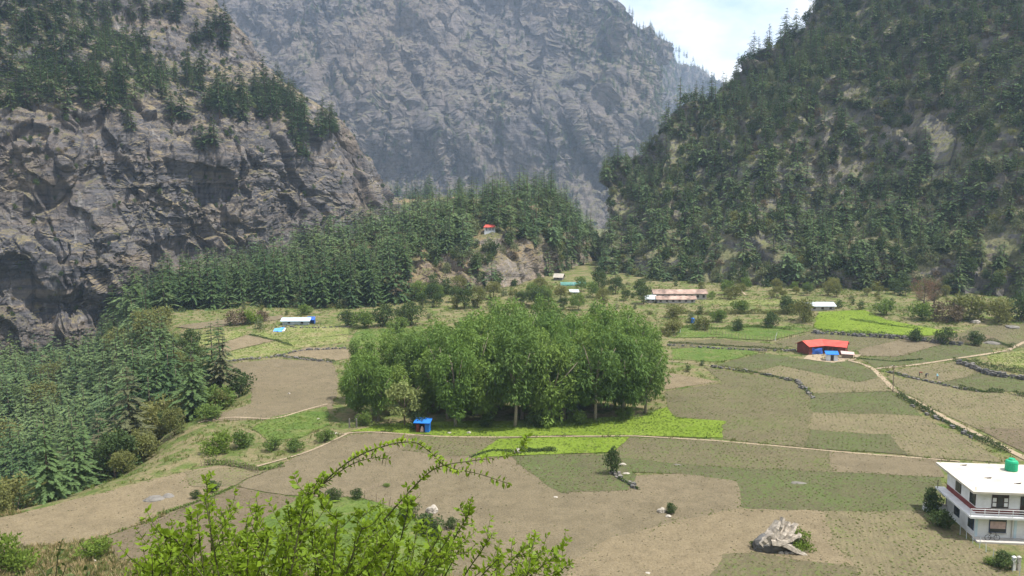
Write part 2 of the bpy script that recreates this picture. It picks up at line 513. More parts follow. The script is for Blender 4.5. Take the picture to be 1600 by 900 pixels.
class MB:                                            # collects boxes, tubes and prisms for ONE mesh
    def __init__(s): s.v, s.f = [], []
    def add(s, V, F):
        n = len(s.v)
        s.v += [tuple(map(float, v)) for v in V]
        s.f += [tuple(int(i) + n for i in f) for f in F]
        return s
    def box(s, x0, x1, y0, y1, z0, z1):
        return s.add([(x0, y0, z0), (x1, y0, z0), (x1, y1, z0), (x0, y1, z0), (x0, y0, z1), (x1, y0, z1), (x1, y1, z1), (x0, y1, z1)],
                     [(0, 3, 2, 1), (4, 5, 6, 7), (0, 1, 5, 4), (1, 2, 6, 5), (2, 3, 7, 6), (3, 0, 4, 7)])
    def hexa(s, p):                                   # eight points: lower four, upper four
        return s.add(p, [(0, 3, 2, 1), (4, 5, 6, 7), (0, 1, 5, 4), (1, 2, 6, 5), (2, 3, 7, 6), (3, 0, 4, 7)])
    def tube(s, pts, rad, k=8, caps=True):
        V, F = tube(pts, rad, k, caps)
        return s.add(V, F)
    def build(s, name, mat, parent=None, smooth=False, **props):
        return link(name, mesh_np(name, s.v, [list(f) for f in s.f], mat, None, smooth), parent, **props)

def tube(pts, rad, k=8, caps=True):
    pts = np.asarray(pts, float)
    n = len(pts)
    rad = np.broadcast_to(np.asarray(rad, float), (n,))
    t = np.gradient(pts, axis=0)
    t /= np.linalg.norm(t, axis=1)[:, None] + 1e-9
    ref = np.array([0, 0, 1.0]) if abs(t[0, 2]) < 0.9 else np.array([1.0, 0, 0])
    V, F = [], []
    for i in range(n):
        a = np.cross(t[i], ref)
        a /= np.linalg.norm(a) + 1e-9
        b = np.cross(t[i], a)
        for j in range(k):
            w_ = 2 * math.pi * j / k
            V.append(pts[i] + rad[i] * (a * math.cos(w_) + b * math.sin(w_)))
    for i in range(n - 1):
        for j in range(k):
            F.append((i * k + j, i * k + (j + 1) % k, (i + 1) * k + (j + 1) % k, (i + 1) * k + j))
    if caps:
        F.append(tuple(range(k))[::-1])
        F.append(tuple((n - 1) * k + j for j in range(k)))
    return V, F

def leaves(c, d, L, W, up=None):                       # rhombic leaves: base points, directions, length, half width
    n = len(c)
    d = d / (np.linalg.norm(d, axis=1)[:, None] + 1e-9)
    u = rng.normal(size=(n, 3)) if up is None else np.broadcast_to(up, (n, 3))
    s = np.cross(d, u)
    s /= np.linalg.norm(s, axis=1)[:, None] + 1e-9
    L = np.broadcast_to(np.asarray(L, float), (n,))[:, None]
    W = np.broadcast_to(np.asarray(W, float), (n,))[:, None]
    V = np.stack([c, c + d * L * 0.5 - s * W, c + d * L, c + d * L * 0.5 + s * W], 1).reshape(-1, 3)
    return V, np.arange(4 * n).reshape(-1, 4)

def patch(ctrl, nu, nv):                               # Catmull-Rom surface through a grid of control points [row][col] -> (nv, nu, 3)
    C = np.asarray(ctrl, float)
    def up(A, n):
        m = len(A)
        t = np.linspace(0, m - 1, n)
        i = np.minimum(t.astype(int), m - 2)
        f = (t - i)[:, None, None]
        P = lambda k: A[np.clip(k, 0, m - 1)]
        p0, p1, p2, p3 = P(i - 1), P(i), P(i + 1), P(i + 2)
        return 0.5 * (2 * p1 + (p2 - p0) * f + (2 * p0 - 5 * p1 + 4 * p2 - p3) * f ** 2 + (3 * p1 - p0 - 3 * p2 + p3) * f ** 3)
    S = up(C, nv)
    return up(S.transpose(1, 0, 2), nu).transpose(1, 0, 2)

def grid_normals(S):
    du = np.gradient(S, axis=1)
    dv = np.gradient(S, axis=0)
    n = np.cross(du, dv)
    return n / (np.linalg.norm(n, axis=2)[..., None] + 1e-9)

def grid_faces(nv, nu):
    i = np.arange(nv * nu).reshape(nv, nu)
    return np.stack([i[:-1, :-1], i[:-1, 1:], i[1:, 1:], i[1:, :-1]], -1).reshape(-1, 4)

def crag(S, big=10.0, block=2.4, strata=1.2, crack=2.6, s=1.0, tilt=(0.25, 0.1), steep=None, seed=0):
    N = grid_normals(S)
    P = S / s
    st = np.ones(S.shape[:2]) if steep is None else steep
    def warp(q, a, w, sd): return q + a * np.stack([fbm(q / w, 3, sd), fbm(q / w + 31, 3, sd + 1), fbm(q / w + 57, 3, sd + 2)], -1)
    d = big * fbm(P / 62, 4, seed + 1)
    W = warp(P, 9, 17, seed + 20)
    sh = np.stack([W[..., 0] + 0.45 * W[..., 2], W[..., 1], W[..., 2] - 0.25 * W[..., 0]], -1)
    v1, e1 = cells(sh / np.array([10, 14, 38.0]), seed + 3)
    v2, e2 = cells(warp(P, 4, 7, seed + 30) / np.array([4, 5, 9.0]), seed + 4)
    v3, e3 = cells(warp(P, 2, 3, seed + 40) / np.array([2.6, 2.6, 1.5]), seed + 5)
    rough = 0.32 + 0.9 * sstep(-0.2, 0.4, fbm(P / 40, 3, seed + 9))
    d = d + st * block * ((v1 - 0.5) * 2.4 * (0.35 + 0.65 * sstep(0, 0.1, e1)) + rough * ((v2 - 0.5) * 0.65 + (v3 - 0.5) * 0.35))
    zz = P[..., 2] + tilt[0] * P[..., 0] + tilt[1] * P[..., 1] + 5 * fbm(P / 33, 4, seed + 5)
    for per, amp in ((7.5, 1.0), (2.7, 0.5)):
        f = (zz / per) % 1.0
        k = np.floor(zz / per).astype(np.int64)
        d = d + st * strata * amp * ((1 - f) ** 0.7 - 0.5 + 1.4 * (_h(k, 0 * k, 3 + 0 * k, seed) - 0.5)) * np.clip(0.25 + 1.3 * fbm(P / 24, 3, seed + 6), 0, 1.4)
    for a_, wz in ((0.35, 90), (-0.5, 60)):
        c = 1 - np.abs(fbm(np.stack([(P[..., 0] + a_ * P[..., 2]) / 23, P[..., 1] / 40, P[..., 2] / wz], -1), 4, seed + 7)) * 2.2
        d = d - st * crack * 0.35 * sstep(0.80, 0.99, c)
    d = d + 0.8 * st * rough * fbm(P / 3.2, 3, seed + 8)
    return S + N * (d * s)[..., None]

def terrain(name, S, mat, smooth=False):
    nv, nu = S.shape[:2]
    return link(name, mesh_np(name, S.reshape(-1, 3), grid_faces(nv, nu), mat, None, smooth), kind='structure')

# ================================================================== the setting
def atz(px, z, d):
    q = (z - CAMZ) / d
    c, s = math.cos(TH), math.sin(TH)
    ry = (q * c + s) / (c - q * s)
    return at(px, 450 - ry * FPX, d)

# valley floor: one sheet, finer in the middle
gx = np.unique(np.concatenate([np.linspace(-900, -300, 25), np.arange(-300, 300, 1.6), np.linspace(300, 1100, 30)]))
gy = np.unique(np.concatenate([np.linspace(-400, -20, 16), np.arange(-20, 12, 0.8), np.arange(12, 440, 1.6), np.linspace(440, 1500, 40)]))
XX, YY = np.meshgrid(gx, gy)
ZZ = G(XX, YY)
ground = terrain('ground', np.stack([XX, YY, ZZ], -1), 'ground', True)

# cliff on the west side of the gorge
base = [(-420, 250), (-200, 275), (0, 300), (150, 318), (300, 345), (430, 380), (520, 410), (590, 440), (640, 500)]
rows = [[atz(p, -38, d) for p, d in base]]
rows.append([at(p, py, d + 13) for (p, d), py in zip(base, (440, 440, 440, 430, 420, 410, 400, 400, 400))])
rows.append([at(p, py, d + 22) for (p, d), py in zip(base, (290, 300, 300, 295, 300, 310, 320, 345, 370))])
rows.append([at(p, py, d + 40) for (p, d), py in zip(base, (120, 150, 185, 178, 205, 218, 250, 300, 340))])
r3 = [(-420, -60, 90), (-200, -20, 95), (0, 40, 90), (140, 55, 85), (270, 85, 80), (385, 130, 68), (475, 192, 55), (556, 268, 47), (625, 330, 46)]
r4 = [(-420, -300, 170), (-200, -260, 180), (0, -200, 185), (130, -150, 175), (270, -70, 150), (372, 55, 112), (462, 140, 84), (548, 238, 62), (620, 322, 60)]
rows.append([at(p, py, d0[1] + dd) for d0, (p, py, dd) in zip(base, r3)])
rows.append([at(p, py, d0[1] + dd) for d0, (p, py, dd) in zip(base, r4)])
rows.append([v + np.array([-12, 70, -55]) for v in rows[-1]])
S = patch(rows, 620, 560)
x_, y_ = to_px(S)
Nn_ = grid_normals(S)
dent = sum(a * np.exp(-(((x_ - cx) / rx) ** 2 + ((y_ - cy) / ry) ** 2) ** 2) for cx, cy, rx, ry, a in ((100, 475, 42, 28, 9), (255, 470, 45, 40, 8), (265, 395, 40, 20, 5), (205, 290, 22, 20, 6), (330, 300, 45, 12, 4), (20, 400, 60, 30, -6), (185, 420, 40, 50, -7), (390, 360, 45, 40, -5), (60, 260, 60, 40, -6), (300, 245, 60, 22, -5), (450, 330, 20, 50, 5)))
S = S - Nn_ * dent[..., None]
vv = np.linspace(0, 1, 560)[:, None]
steep = 1 - 0.62 * sstep(0.48, 0.62, vv + 0 * S[..., 0])
CLIFF = crag(S, 12, 3.2, 0.85, 3.2, 1.0, (0.22, 0.1), steep, 100)
terrain('cliff', CLIFF, 'cliff')

# great rock wall closing the valley
px_ = [150, 330, 470, 590, 700, 800, 880, 950, 1008, 1042, 1090, 1160, 1300]
FARK = 1.65
dd0 = [600, 610, 620, 625, 630, 640, 655, 680, 740, 1150, 1280, 1380, 1450]
rows = [[atz(p, -10, d * FARK) for p, d in zip(px_, dd0)],
        [at(p, py, (d + dd) * FARK) for p, d, py, dd in zip(px_, dd0, [300] * 8 + [300, 300, 300, 290, 280], [110] * 8 + [70, 60, 60, 60, 60])],
        [at(p, py, (d + dd) * FARK) for p, d, py, dd in zip(px_, dd0, [200] * 7 + [215, 235, 245, 240, 240, 240], [145] * 7 + [120, 100, 110, 100, 100, 100])],
        [at(p, py, (d + dd) * FARK) for p, d, py, dd in zip(px_, dd0, [100] * 7 + [120, 165, 185, 190, 195, 200], [185] * 7 + [165, 140, 145, 140, 140, 140])],
        [at(p, py, (d + dd) * FARK) for p, d, py, dd in zip(px_, dd0, [0] * 6 + [10, 30, 98, 128, 145, 155, 170], [235] * 6 + [225, 200, 175, 170, 170, 170, 170])],
        [at(p, py, (d + dd) * FARK) for p, d, py, dd in zip([150, 330, 470, 590, 700, 800, 885, 950, 1018, 1044, 1092, 1165, 1300], dd0,
            [-150, -150, -150, -150, -145, -130, -95, -18, 62, 92, 107, 135, 150], [310] * 5 + [305, 280, 225, 200, 190, 190, 190, 190])]]
rows.append([v + np.array([0, 200, -90]) for v in rows[-1]])
S = patch(rows, 620, 400)
xf, yf, zf = S[..., 0], S[..., 1], S[..., 2]
S = S + grid_normals(S) * (48 * ridged(np.stack([(xf + 0.5 * zf) / 150, yf / 500, zf / 700], -1), 3, 210) + 16 * ridged(np.stack([(xf - 0.35 * zf) / 60, yf / 200, zf / 300], -1), 3, 220) - 24)[..., None]
FAR = crag(S, 16, 2.2, 1.0, 3.0, 2.6, (0.55, 0.2), None, 200)
terrain('mountain', FAR, 'far_cliff')

# low wooded spur between the cliff and the great wall
rows = [[atz(p, 0, d) for p, d in zip((420, 500, 600, 700, 800, 880), (520, 540, 555, 560, 570, 590))],
        [at(p, py, d) for p, py, d in zip((420, 500, 600, 700, 800, 880), (335, 335, 338, 335, 340, 350), (560, 580, 600, 605, 615, 630))],
        [at(p, py, d) for p, py, d in zip((420, 500, 600, 700, 800, 880), (290, 300, 318, 312, 318, 335), (620, 640, 660, 660, 665, 680))]]
rows.append([v + np.array([0, 90, -50]) for v in rows[-1]])
SPUR = crag(patch(rows, 160, 70), 4, 1.5, .8, 1.5, 1.0, (0.2, 0.1), None, 250)
terrain('ridge', SPUR, 'knoll_rock')

# wooded knoll with a rocky front in the middle of the valley
pk = [215, 300, 400, 500, 580, 650, 720, 790, 860, 910, 950]
dk = [262, 268, 275, 272, 275, 292, 305, 318, 350, 385, 410]
def krow(pys, dds): return [at(p, py, d + dd) for p, d, py, dd in zip(pk, dk, pys, dds)]
rows = [[atz(p, float(G(np.array((p - 800) / FPX * d), np.array(float(d)))) - 4, d) for p, d in zip(pk, dk)],
        krow((500, 480, 464, 458, 452, 428, 420, 402, 392, 394, 402), (8, 12, 18, 20, 20, 11, 10, 8, 7, 12, 10)),
        krow((498, 464, 445, 420, 405, 385, 372, 356, 352, 365, 397), (16, 28, 38, 45, 50, 42, 40, 34, 32, 30, 20)),
        krow((496, 457, 425, 392, 368, 352, 338, 318, 314, 372, 404), (25, 45, 60, 75, 85, 90, 90, 90, 75, 55, 30))]
rows.append([v + np.array([0, 60, -40]) for v in rows[-1]])
S = patch(rows, 360, 220)
vk = np.linspace(0, 1, 220)[:, None] + 0 * S[..., 0]
uk = np.linspace(0, 1, 360)[None, :] + 0 * S[..., 0]
steep = 0.25 + 0.85 * (1 - sstep(0.34, 0.5, vk)) * sstep(0.42, 0.5, uk) * (1 - sstep(0.82, 0.9, uk))
KNOLL = crag(S, 3.5, 2.0, 0.8, 2.0, 0.9, (0.2, 0.1), steep, 300)
terrain('hill', KNOLL, 'knoll_rock')

# wooded hillside on the east side
pr = [978, 946, 975, 1014, 1060, 1120, 1200, 1300, 1420, 1540, 1680, 1850, 2050]
dr = [480, 365, 350, 338, 330, 322, 313, 305, 298, 286, 268, 250, 235]
top = [(978, 282, 540), (950, 280, 455), (980, 252, 455), (1018, 225, 452), (1060, 190, 455), (1118, 140, 460), (1195, 72, 470), (1300, -30, 480),
       (1430, -150, 485), (1560, -250, 485), (1700, -340, 470), (1880, -410, 450), (2080, -450, 430)]
f0 = np.array([atz(p, float(G(np.array((p - 800) / FPX * d), np.array(float(d)))) - 4, d) for p, d in zip(pr, dr)])
f1 = np.array([at(*t) for t in top])
rows = [f0]
for k, (a, b_) in enumerate(((0.22, 0.18), (0.42, 0.42), (0.62, 0.66), (0.82, 0.86))):
    m = f0 + (f1 - f0) * a
    m[:, 2] = f0[:, 2] + (f1[:, 2] - f0[:, 2]) * b_
    rows.append(m)
rows += [f1, f1 + np.array([35, 75, -60])]
S = patch(rows, 420, 320)
vh, uh = np.meshgrid(np.linspace(0, 1, 320), np.linspace(0, 1, 420), indexing='ij')
S = S + grid_normals(S) * ((15 * fbm(np.stack([uh * 9 - vh * 1.5, vh * 1.3, 0 * uh], -1), 3, 390) - 3) * sstep(0.03, 0.2, vh) * (0.12 + 0.88 * sstep(0.1, 0.35, uh)))[..., None]
HILL = crag(S, 2 + 6 * sstep(0.1, 0.35, uh), 1.8, 0.9, 1.8, 1.1, (0.1, 0.1), None, 400)
terrain('hillside', HILL, 'hill_rock')

# ------------------------------------------------------------------ field plots, each its own sheet of soil or crop
def outline(poly, step=1.2, wob=0.35):
    P = np.array([gp(x, y)[:2] for x, y in poly])
    out = []
    for a, b_ in zip(P, np.roll(P, -1, 0)):
        n = max(1, int(np.linalg.norm(b_ - a) / step))
        for k in range(n): out.append(a + (b_ - a) * k / n)
    out = np.array(out)
    p3 = np.column_stack([out / 3.0, np.zeros(len(out))])
    return out + wob * np.column_stack([fbm(p3, 3, 70), fbm(p3 + 40, 3, 71)])

def inside(poly, X, Y):
    r = np.zeros(X.shape, bool)
    x0, y0 = poly[:, 0], poly[:, 1]
    x1, y1 = np.roll(x0, -1), np.roll(y0, -1)
    for a, b_, c, d in zip(x0, y0, x1, y1):
        if b_ != d:
            r ^= ((b_ > Y) != (d > Y)) & (X < (c - a) * (Y - b_) / (d - b_) + a)
    return r

PLOTS = []
def plot(name, mat, poly, lift, crop=None, wob=0.55, relief=0.05, label=None):
    o = outline(poly, wob=wob)
    lo, hi = o.min(0), o.max(0)
    q = 2.0
    X, Y = np.meshgrid(np.arange(lo[0], hi[0], q), np.arange(lo[1], hi[1], q))
    X = X + rng.uniform(-.5, .5, X.shape)
    Y = Y + rng.uniform(-.5, .5, Y.shape)
    m = inside(o, X, Y)
    pts = np.column_stack([X[m], Y[m]])
    d = np.min(np.linalg.norm(pts[:, None] - o[None], axis=2), axis=1) if len(pts) else np.zeros(0)
    pts = pts[d > 0.6]
    allp = np.vstack([o, pts])
    n = len(o)
    v, e, f, *_ = delaunay_2d_cdt([Vector(p) for p in allp], [(i, (i + 1) % n) for i in range(n)], [], 1, 1e-4)
    v = np.array([(a[0], a[1]) for a in v])
    z = G(v[:, 0], v[:, 1]) + lift + relief * (0.5 + 0.5 * fbm(np.column_stack([v / 2.5, 0 * v[:, :1]]), 2, 75))
    me = mesh_np(name, np.column_stack([v, z]), np.array([list(t) for t in f]), mat, None, True)
    PLOTS.append((o, crop, lift))
    return link(name, me, kind='structure')

F = 'field'
plot('meadow', 'meadow', [(415, 812), (470, 778), (560, 780), (640, 802), (700, 850), (710, 905), (400, 905)], 0.05, 'tall', relief=0.2)
plot(F, 'tan', [(545, 681), (600, 677), (680, 684), (780, 685), (742, 714), (800, 714), (855, 762), (878, 772), (985, 768), (996, 744), (1060, 742), (1150, 752), (1163, 797), (1060, 814), (960, 842), (895, 874), (880, 905), (690, 905), (690, 850), (640, 802), (560, 779), (450, 776), (365, 762), (440, 727), (500, 697)], 0.05, 'bare')
plot(F, 'olive', [(640, 683), (780, 685), (742, 713), (690, 714), (630, 705)], 0.09, 'weeds')
plot(F, 'tan_light', [(880, 905), (895, 874), (960, 842), (1060, 814), (1163, 797), (1285, 800), (1300, 845), (1338, 888), (1180, 866), (1128, 868), (1110, 905)], 0.07, 'bare')
plot(F, 'olive', [(1110, 905), (1128, 868), (1180, 866), (1338, 888), (1345, 905)], 0.09, 'weeds')
plot(F, 'tan_green', [(1285, 800), (1440, 800), (1520, 852), (1575, 905), (1345, 905), (1338, 888), (1300, 845)], 0.06, 'crop')
plot(F, 'olive', [(980, 684), (1120, 690), (1295, 706), (1300, 738), (1150, 733), (960, 716)], 0.06, 'weeds')
plot(F, 'dark_olive', [(960, 716), (1150, 733), (1300, 738), (1468, 745), (1475, 770), (1440, 800), (1285, 799), (1163, 797), (1150, 752), (1060, 742), (985, 740)], 0.05, 'weeds')
plot(F, 'tan', [(1295, 707), (1462, 720), (1475, 746), (1300, 739)], 0.07, 'bare')
plot(F, 'bright_grass', [(777, 687), (985, 684), (960, 709), (870, 712), (800, 713), (738, 717)], 0.10, 'grass', relief=0.1)
plot(F, 'dark_olive', [(800, 714), (870, 711), (962, 713), (985, 738), (996, 744), (985, 768), (878, 772), (855, 762)], 0.08, 'weeds')
plot(F, 'bright_grass', [(548, 676), (600, 664), (1000, 652), (1040, 636), (1055, 653), (1132, 659), (1127, 685), (985, 681), (780, 683), (680, 682), (600, 676)], 0.06, 'grass', relief=0.1)
plot(F, 'olive', [(1042, 640), (1038, 612), (1130, 598), (1100, 574), (1200, 590), (1246, 600), (1268, 622), (1270, 645), (1258, 700), (1127, 686), (1132, 659), (1056, 652)], 0.05, 'weeds')
plot(F, 'tan_green', [(1270, 645), (1435, 650), (1520, 692), (1568, 724), (1460, 717), (1415, 712), (1390, 681), (1266, 672)], 0.07, 'sparse')
plot(F, 'dark_olive', [(1266, 672), (1390, 681), (1415, 712), (1258, 700)], 0.09, 'weeds')
plot(F, 'dark_olive', [(1268, 622), (1272, 616), (1395, 613), (1440, 650), (1270, 645)], 0.06, 'weeds')
plot(F, 'tan_green', [(1180, 580), (1220, 572), (1340, 598), (1376, 590), (1395, 612), (1272, 616), (1250, 597)], 0.07, 'sparse')
plot(F, 'dark_olive', [(1120, 570), (1190, 553), (1255, 562), (1330, 566), (1362, 580), (1376, 590), (1340, 598), (1220, 572), (1180, 581)], 0.09, 'weeds')
plot(F, 'tan_light', [(1040, 582), (1126, 597), (1038, 609)], 0.06, 'bare')
plot(F, 'meadow', [(1050, 546), (1120, 541), (1188, 551), (1130, 566), (1052, 562)], 0.06, 'weeds')
plot(F, 'olive', [(1048, 534), (1120, 530), (1240, 541), (1190, 551), (1120, 540), (1050, 545)], 0.07, 'weeds')
plot(F, 'olive', [(1208, 536), (1270, 521), (1420, 530), (1340, 546), (1322, 556), (1250, 546)], 0.07, 'weeds')
plot(F, 'tan', [(1340, 547), (1412, 530), (1478, 536), (1400, 558), (1345, 557)], 0.08, 'bare')
plot(F, 'dark_olive', [(1345, 560), (1400, 559), (1478, 537), (1552, 546), (1548, 555), (1470, 566), (1440, 569), (1366, 575)], 0.06, 'weeds')
plot(F, 'tan_green', [(1392, 580), (1440, 572), (1495, 566), (1515, 572), (1532, 584), (1468, 599)], 0.07, 'crop')
plot(F, 'dark_olive', [(1470, 600), (1532, 584), (1600, 594), (1660, 600), (1660, 622), (1600, 613), (1560, 613), (1500, 608)], 0.06, 'weeds')
plot(F, 'tan_green', [(1385, 588), (1430, 594), (1470, 602), (1520, 612), (1600, 617), (1680, 625), (1680, 675), (1520, 668), (1460, 640), (1405, 608)], 0.05, 'sparse')
plot(F, 'brown', [(1520, 668), (1680, 675), (1680, 740), (1600, 708)], 0.07, 'weeds')
plot(F, 'bright_grass', [(1270, 512), (1280, 488), (1350, 485), (1385, 500), (1445, 512), (1500, 520), (1440, 526), (1290, 518)], 0.06, 'grass', relief=0.15)
plot(F, 'olive', [(1445, 527), (1500, 521), (1520, 512), (1620, 505), (1640, 540), (1552, 545), (1478, 535)], 0.05, 'weeds')
plot(F, 'pale_grass', [(1540, 556), (1600, 548), (1660, 545), (1660, 580), (1600, 576), (1550, 570)], 0.05, 'grass')
plot(F, 'meadow', [(1055, 528), (1060, 512), (1240, 510), (1265, 518), (1205, 533), (1120, 528)], 0.05, 'grass', relief=0.2)
plot(F, 'pale_grass', [(1100, 468), (1240, 468), (1260, 474), (1180, 478), (1095, 476)], 0.06, 'grass')
plot(F, 'tan', [(318, 583), (328, 572), (430, 561), (520, 566), (530, 596), (520, 640), (490, 645), (440, 657), (380, 657), (308, 662), (392, 632), (392, 602)], 0.05, 'bare')
plot(F, 'tan_light', [(440, 556), (480, 543), (552, 546), (545, 561), (520, 565)], 0.06, 'bare')
plot(F, 'tan_light', [(328, 543), (385, 524), (428, 533), (350, 551)], 0.07, 'bare')
plot(F, 'pale_grass', [(285, 532), (330, 520), (385, 516), (384, 524), (330, 541), (300, 546)], 0.05, 'grass')
plot(F, 'pale_grass', [(395, 523), (440, 510), (545, 508), (545, 522), (470, 532), (430, 532)], 0.06, 'grass')
plot(F, 'pale_grass', [(330, 556), (350, 552), (430, 534), (545, 524), (540, 536), (470, 544), (430, 556), (330, 568)], 0.07, 'grass')
plot(F, 'meadow', [(395, 672), (420, 654), (512, 636), (515, 664), (470, 684), (420, 690)], 0.07, 'grass')
plot(F, 'meadow', [(545, 536), (560, 515), (660, 512), (668, 535), (600, 545)], 0.05, 'grass')
plot(F, 'tan_light', [(-40, 822), (0, 812), (130, 779), (290, 736), (345, 727), (400, 741), (330, 776), (250, 806), (170, 836), (120, 850), (0, 858), (-40, 860)], 0.05, 'bare')
plot(F, 'tan_green', [(285, 738), (380, 729), (418, 736), (365, 760), (300, 762)], 0.09, 'sparse')
plot(F, 'brown', [(165, 840), (250, 809), (330, 779), (368, 764), (450, 778), (470, 780), (415, 815), (400, 880), (180, 880)], 0.06, 'weeds')

plot('bank_ground', 'tan', [(275, 512), (300, 506), (360, 499), (440, 494), (445, 499), (370, 508), (300, 516)], 0.06, 'bare', 0.9, 0.2)
plot(F, 'brown', [(1078, 522), (1092, 515), (1140, 517), (1128, 524)], 0.09, 'sparse')
plot(F, 'brown', [(1458, 531), (1500, 526), (1545, 524), (1560, 532), (1500, 537)], 0.08, 'sparse')

# ------------------------------------------------------------------ trodden paths
def resample(P, step):
    P = np.asarray(P, float)
    d = np.concatenate([[0], np.cumsum(np.linalg.norm(np.diff(P, axis=0), axis=1))])
    t = np.linspace(0, d[-1], max(2, int(d[-1] / step) + 1))
    return np.column_stack([np.interp(t, d, P[:, k]) for k in range(P.shape[1])])

def smooth_line(pix, step=1.0):
    P = np.array([gp(x, y)[:2] for x, y in pix])
    P = resample(P, step)
    for _ in range(6):
        P[1:-1] = (P[:-2] + 2 * P[1:-1] + P[2:]) / 4
    return P

def path(pix, width, lift=0.16):
    P = smooth_line(pix)
    t = np.gradient(P, axis=0)
    t /= np.linalg.norm(t, axis=1)[:, None] + 1e-9
    nrm = np.column_stack([-t[:, 1], t[:, 0]])
    p3 = np.column_stack([P / 2.5, 0 * P[:, :1]])
    wl_ = width / 2 * (1 + 0.5 * fbm(p3, 3, 80))
    wr_ = width / 2 * (1 + 0.5 * fbm(p3 + 9, 3, 81))
    cols = []
    for off, up in ((wl_, 0.0), (wl_ * 0.4, 1), (-wr_ * 0.4, 1), (-wr_, 0.0)):
        q = P + nrm * off[:, None]
        cols.append(np.column_stack([q, G(q[:, 0], q[:, 1]) + lift - 0.1 * (1 - up) * 0.4]))
    S_ = np.stack(cols, 1)
    return link('path', mesh_np('path', S_.reshape(-1, 3), grid_faces(len(P), 4), 'path', None, True), kind='structure')

path([(530, 680), (560, 676), (600, 677), (680, 683), (780, 684), (985, 682), (1120, 690), (1290, 706), (1462, 719), (1500, 722)], 0.55)
path([(1322, 563), (1345, 568), (1365, 577), (1380, 593), (1400, 612), (1435, 630), (1470, 651), (1540, 686), (1600, 717), (1660, 750)], 1.15)
path([(1365, 577), (1440, 570), (1480, 563), (1540, 554), (1575, 548), (1600, 535), (1640, 530)], 1.0)
path([(1045, 565), (1100, 570), (1170, 582), (1185, 586)], 0.5)
path([(310, 662), (360, 652), (430, 656), (480, 640), (512, 632)], 0.5)
path([(400, 731), (430, 722), (480, 708), (520, 690), (545, 678)], 0.45)
path([(1165, 462), (1150, 445), (1135, 432)], 0.8)

# ================================================================== plants: one mesh pair (trunk, crown) per kind, shared by the copies
def joined(parts):
    V, F, I, n = [], [], [], 0
    for k, (v, f) in enumerate(parts):
        v = np.asarray(v, float)
        V.append(v)
        for q in f:
            F.append([int(i) + n for i in q])
            I.append(k)
        n += len(v)
    return np.vstack(V), F, I

def conifer(seed, H=15.0, Rm=3.2, levels=26, nb=7, nl=6, bare=0.1, leafm='conifer', sparse=0.0, point=0.75, k=6, wf=0.23, lf=0.20):
    r = np.random.default_rng(seed)
    tr = tube([(0, 0, -1.5), (0, 0, H * 0.3), (0.1, 0, H * 0.65), (0.12, 0.03, H * 0.99)], [H * 0.017, H * 0.0135, H * 0.008, 0.02], k)
    C, D, L, W = [], [], [], []
    side_bias = r.uniform(0, 2 * math.pi)
    for i in range(levels):
        t = (i + r.uniform(0, 0.9)) / levels
        z = H * (bare + (0.985 - bare) * t)
        Lm = Rm * (1 - t) ** point * r.uniform(0.72, 1.18) + 0.22
        if t < 0.12: Lm *= 0.75
        a0 = r.uniform(0, 6.28)
        for b in range(max(3, int(nb * (1 - 0.45 * t)))):
            if r.random() < sparse: continue
            a = a0 + 6.283 * b / nb + r.uniform(-0.35, 0.35)
            ln = Lm * r.uniform(0.6, 1.15) * (1 + 0.12 * math.cos(a - side_bias))
            dz = r.uniform(0.05, 0.35) if t > 0.75 else r.uniform(-0.06, 0.16)
            droop = 0.22 + r.uniform(-0.1, 0.12)
            for s in np.linspace(0.18, 1.0, nl):
                p = np.array([s * ln * math.cos(a), s * ln * math.sin(a), z + ln * (dz * s - droop * s * s)])
                w_ = (lf * ln + 0.22) * (1.1 - 0.6 * s) * r.uniform(0.75, 1.25)
                sl_ = dz - 2 * droop * s
                for sg in (-1, 1):
                    b_ = a + sg * r.uniform(0.55, 1.05)
                    C.append(p)
                    D.append((math.cos(b_), math.sin(b_), sl_ * 0.5 - 0.06 + r.uniform(-0.12, 0.12)))
                    L.append(w_)
                    W.append(w_ * wf)
                C.append(p)
                D.append((math.cos(a), math.sin(a), sl_ + r.uniform(-0.2, 0.15)))
                L.append(ln * 0.16 + 0.15)
                W.append(0.03 * ln + 0.05)
    up = np.column_stack([r.normal(0, 0.22, len(C)), r.normal(0, 0.22, len(C)), np.ones(len(C))])
    cr_ = leaves(np.array(C), np.array(D), np.array(L), np.array(W), up)
    return tr, cr_, leafm

def limbs(r, H, zb, n, spread, rad):
    out = [tube([(0, 0, -0.8), (r.normal(0, .06), r.normal(0, .06), zb * 0.5), (0, 0, zb)], [rad, rad * 0.8, rad * 0.62], 7)]
    for k in range(n):
        a = 6.283 * k / n + r.uniform(-.4, .4)
        e = spread * r.uniform(0.45, 0.9)
        h = zb + (H - zb) * r.uniform(0.5, 0.85)
        out.append(tube([(0, 0, zb * 0.9), (0.45 * e * math.cos(a), 0.45 * e * math.sin(a), zb + (h - zb) * 0.5), (e * math.cos(a), e * math.sin(a), h)], [rad * 0.5, rad * 0.34, 0.03], 5))
    V, F, _ = joined(out)
    return V, F

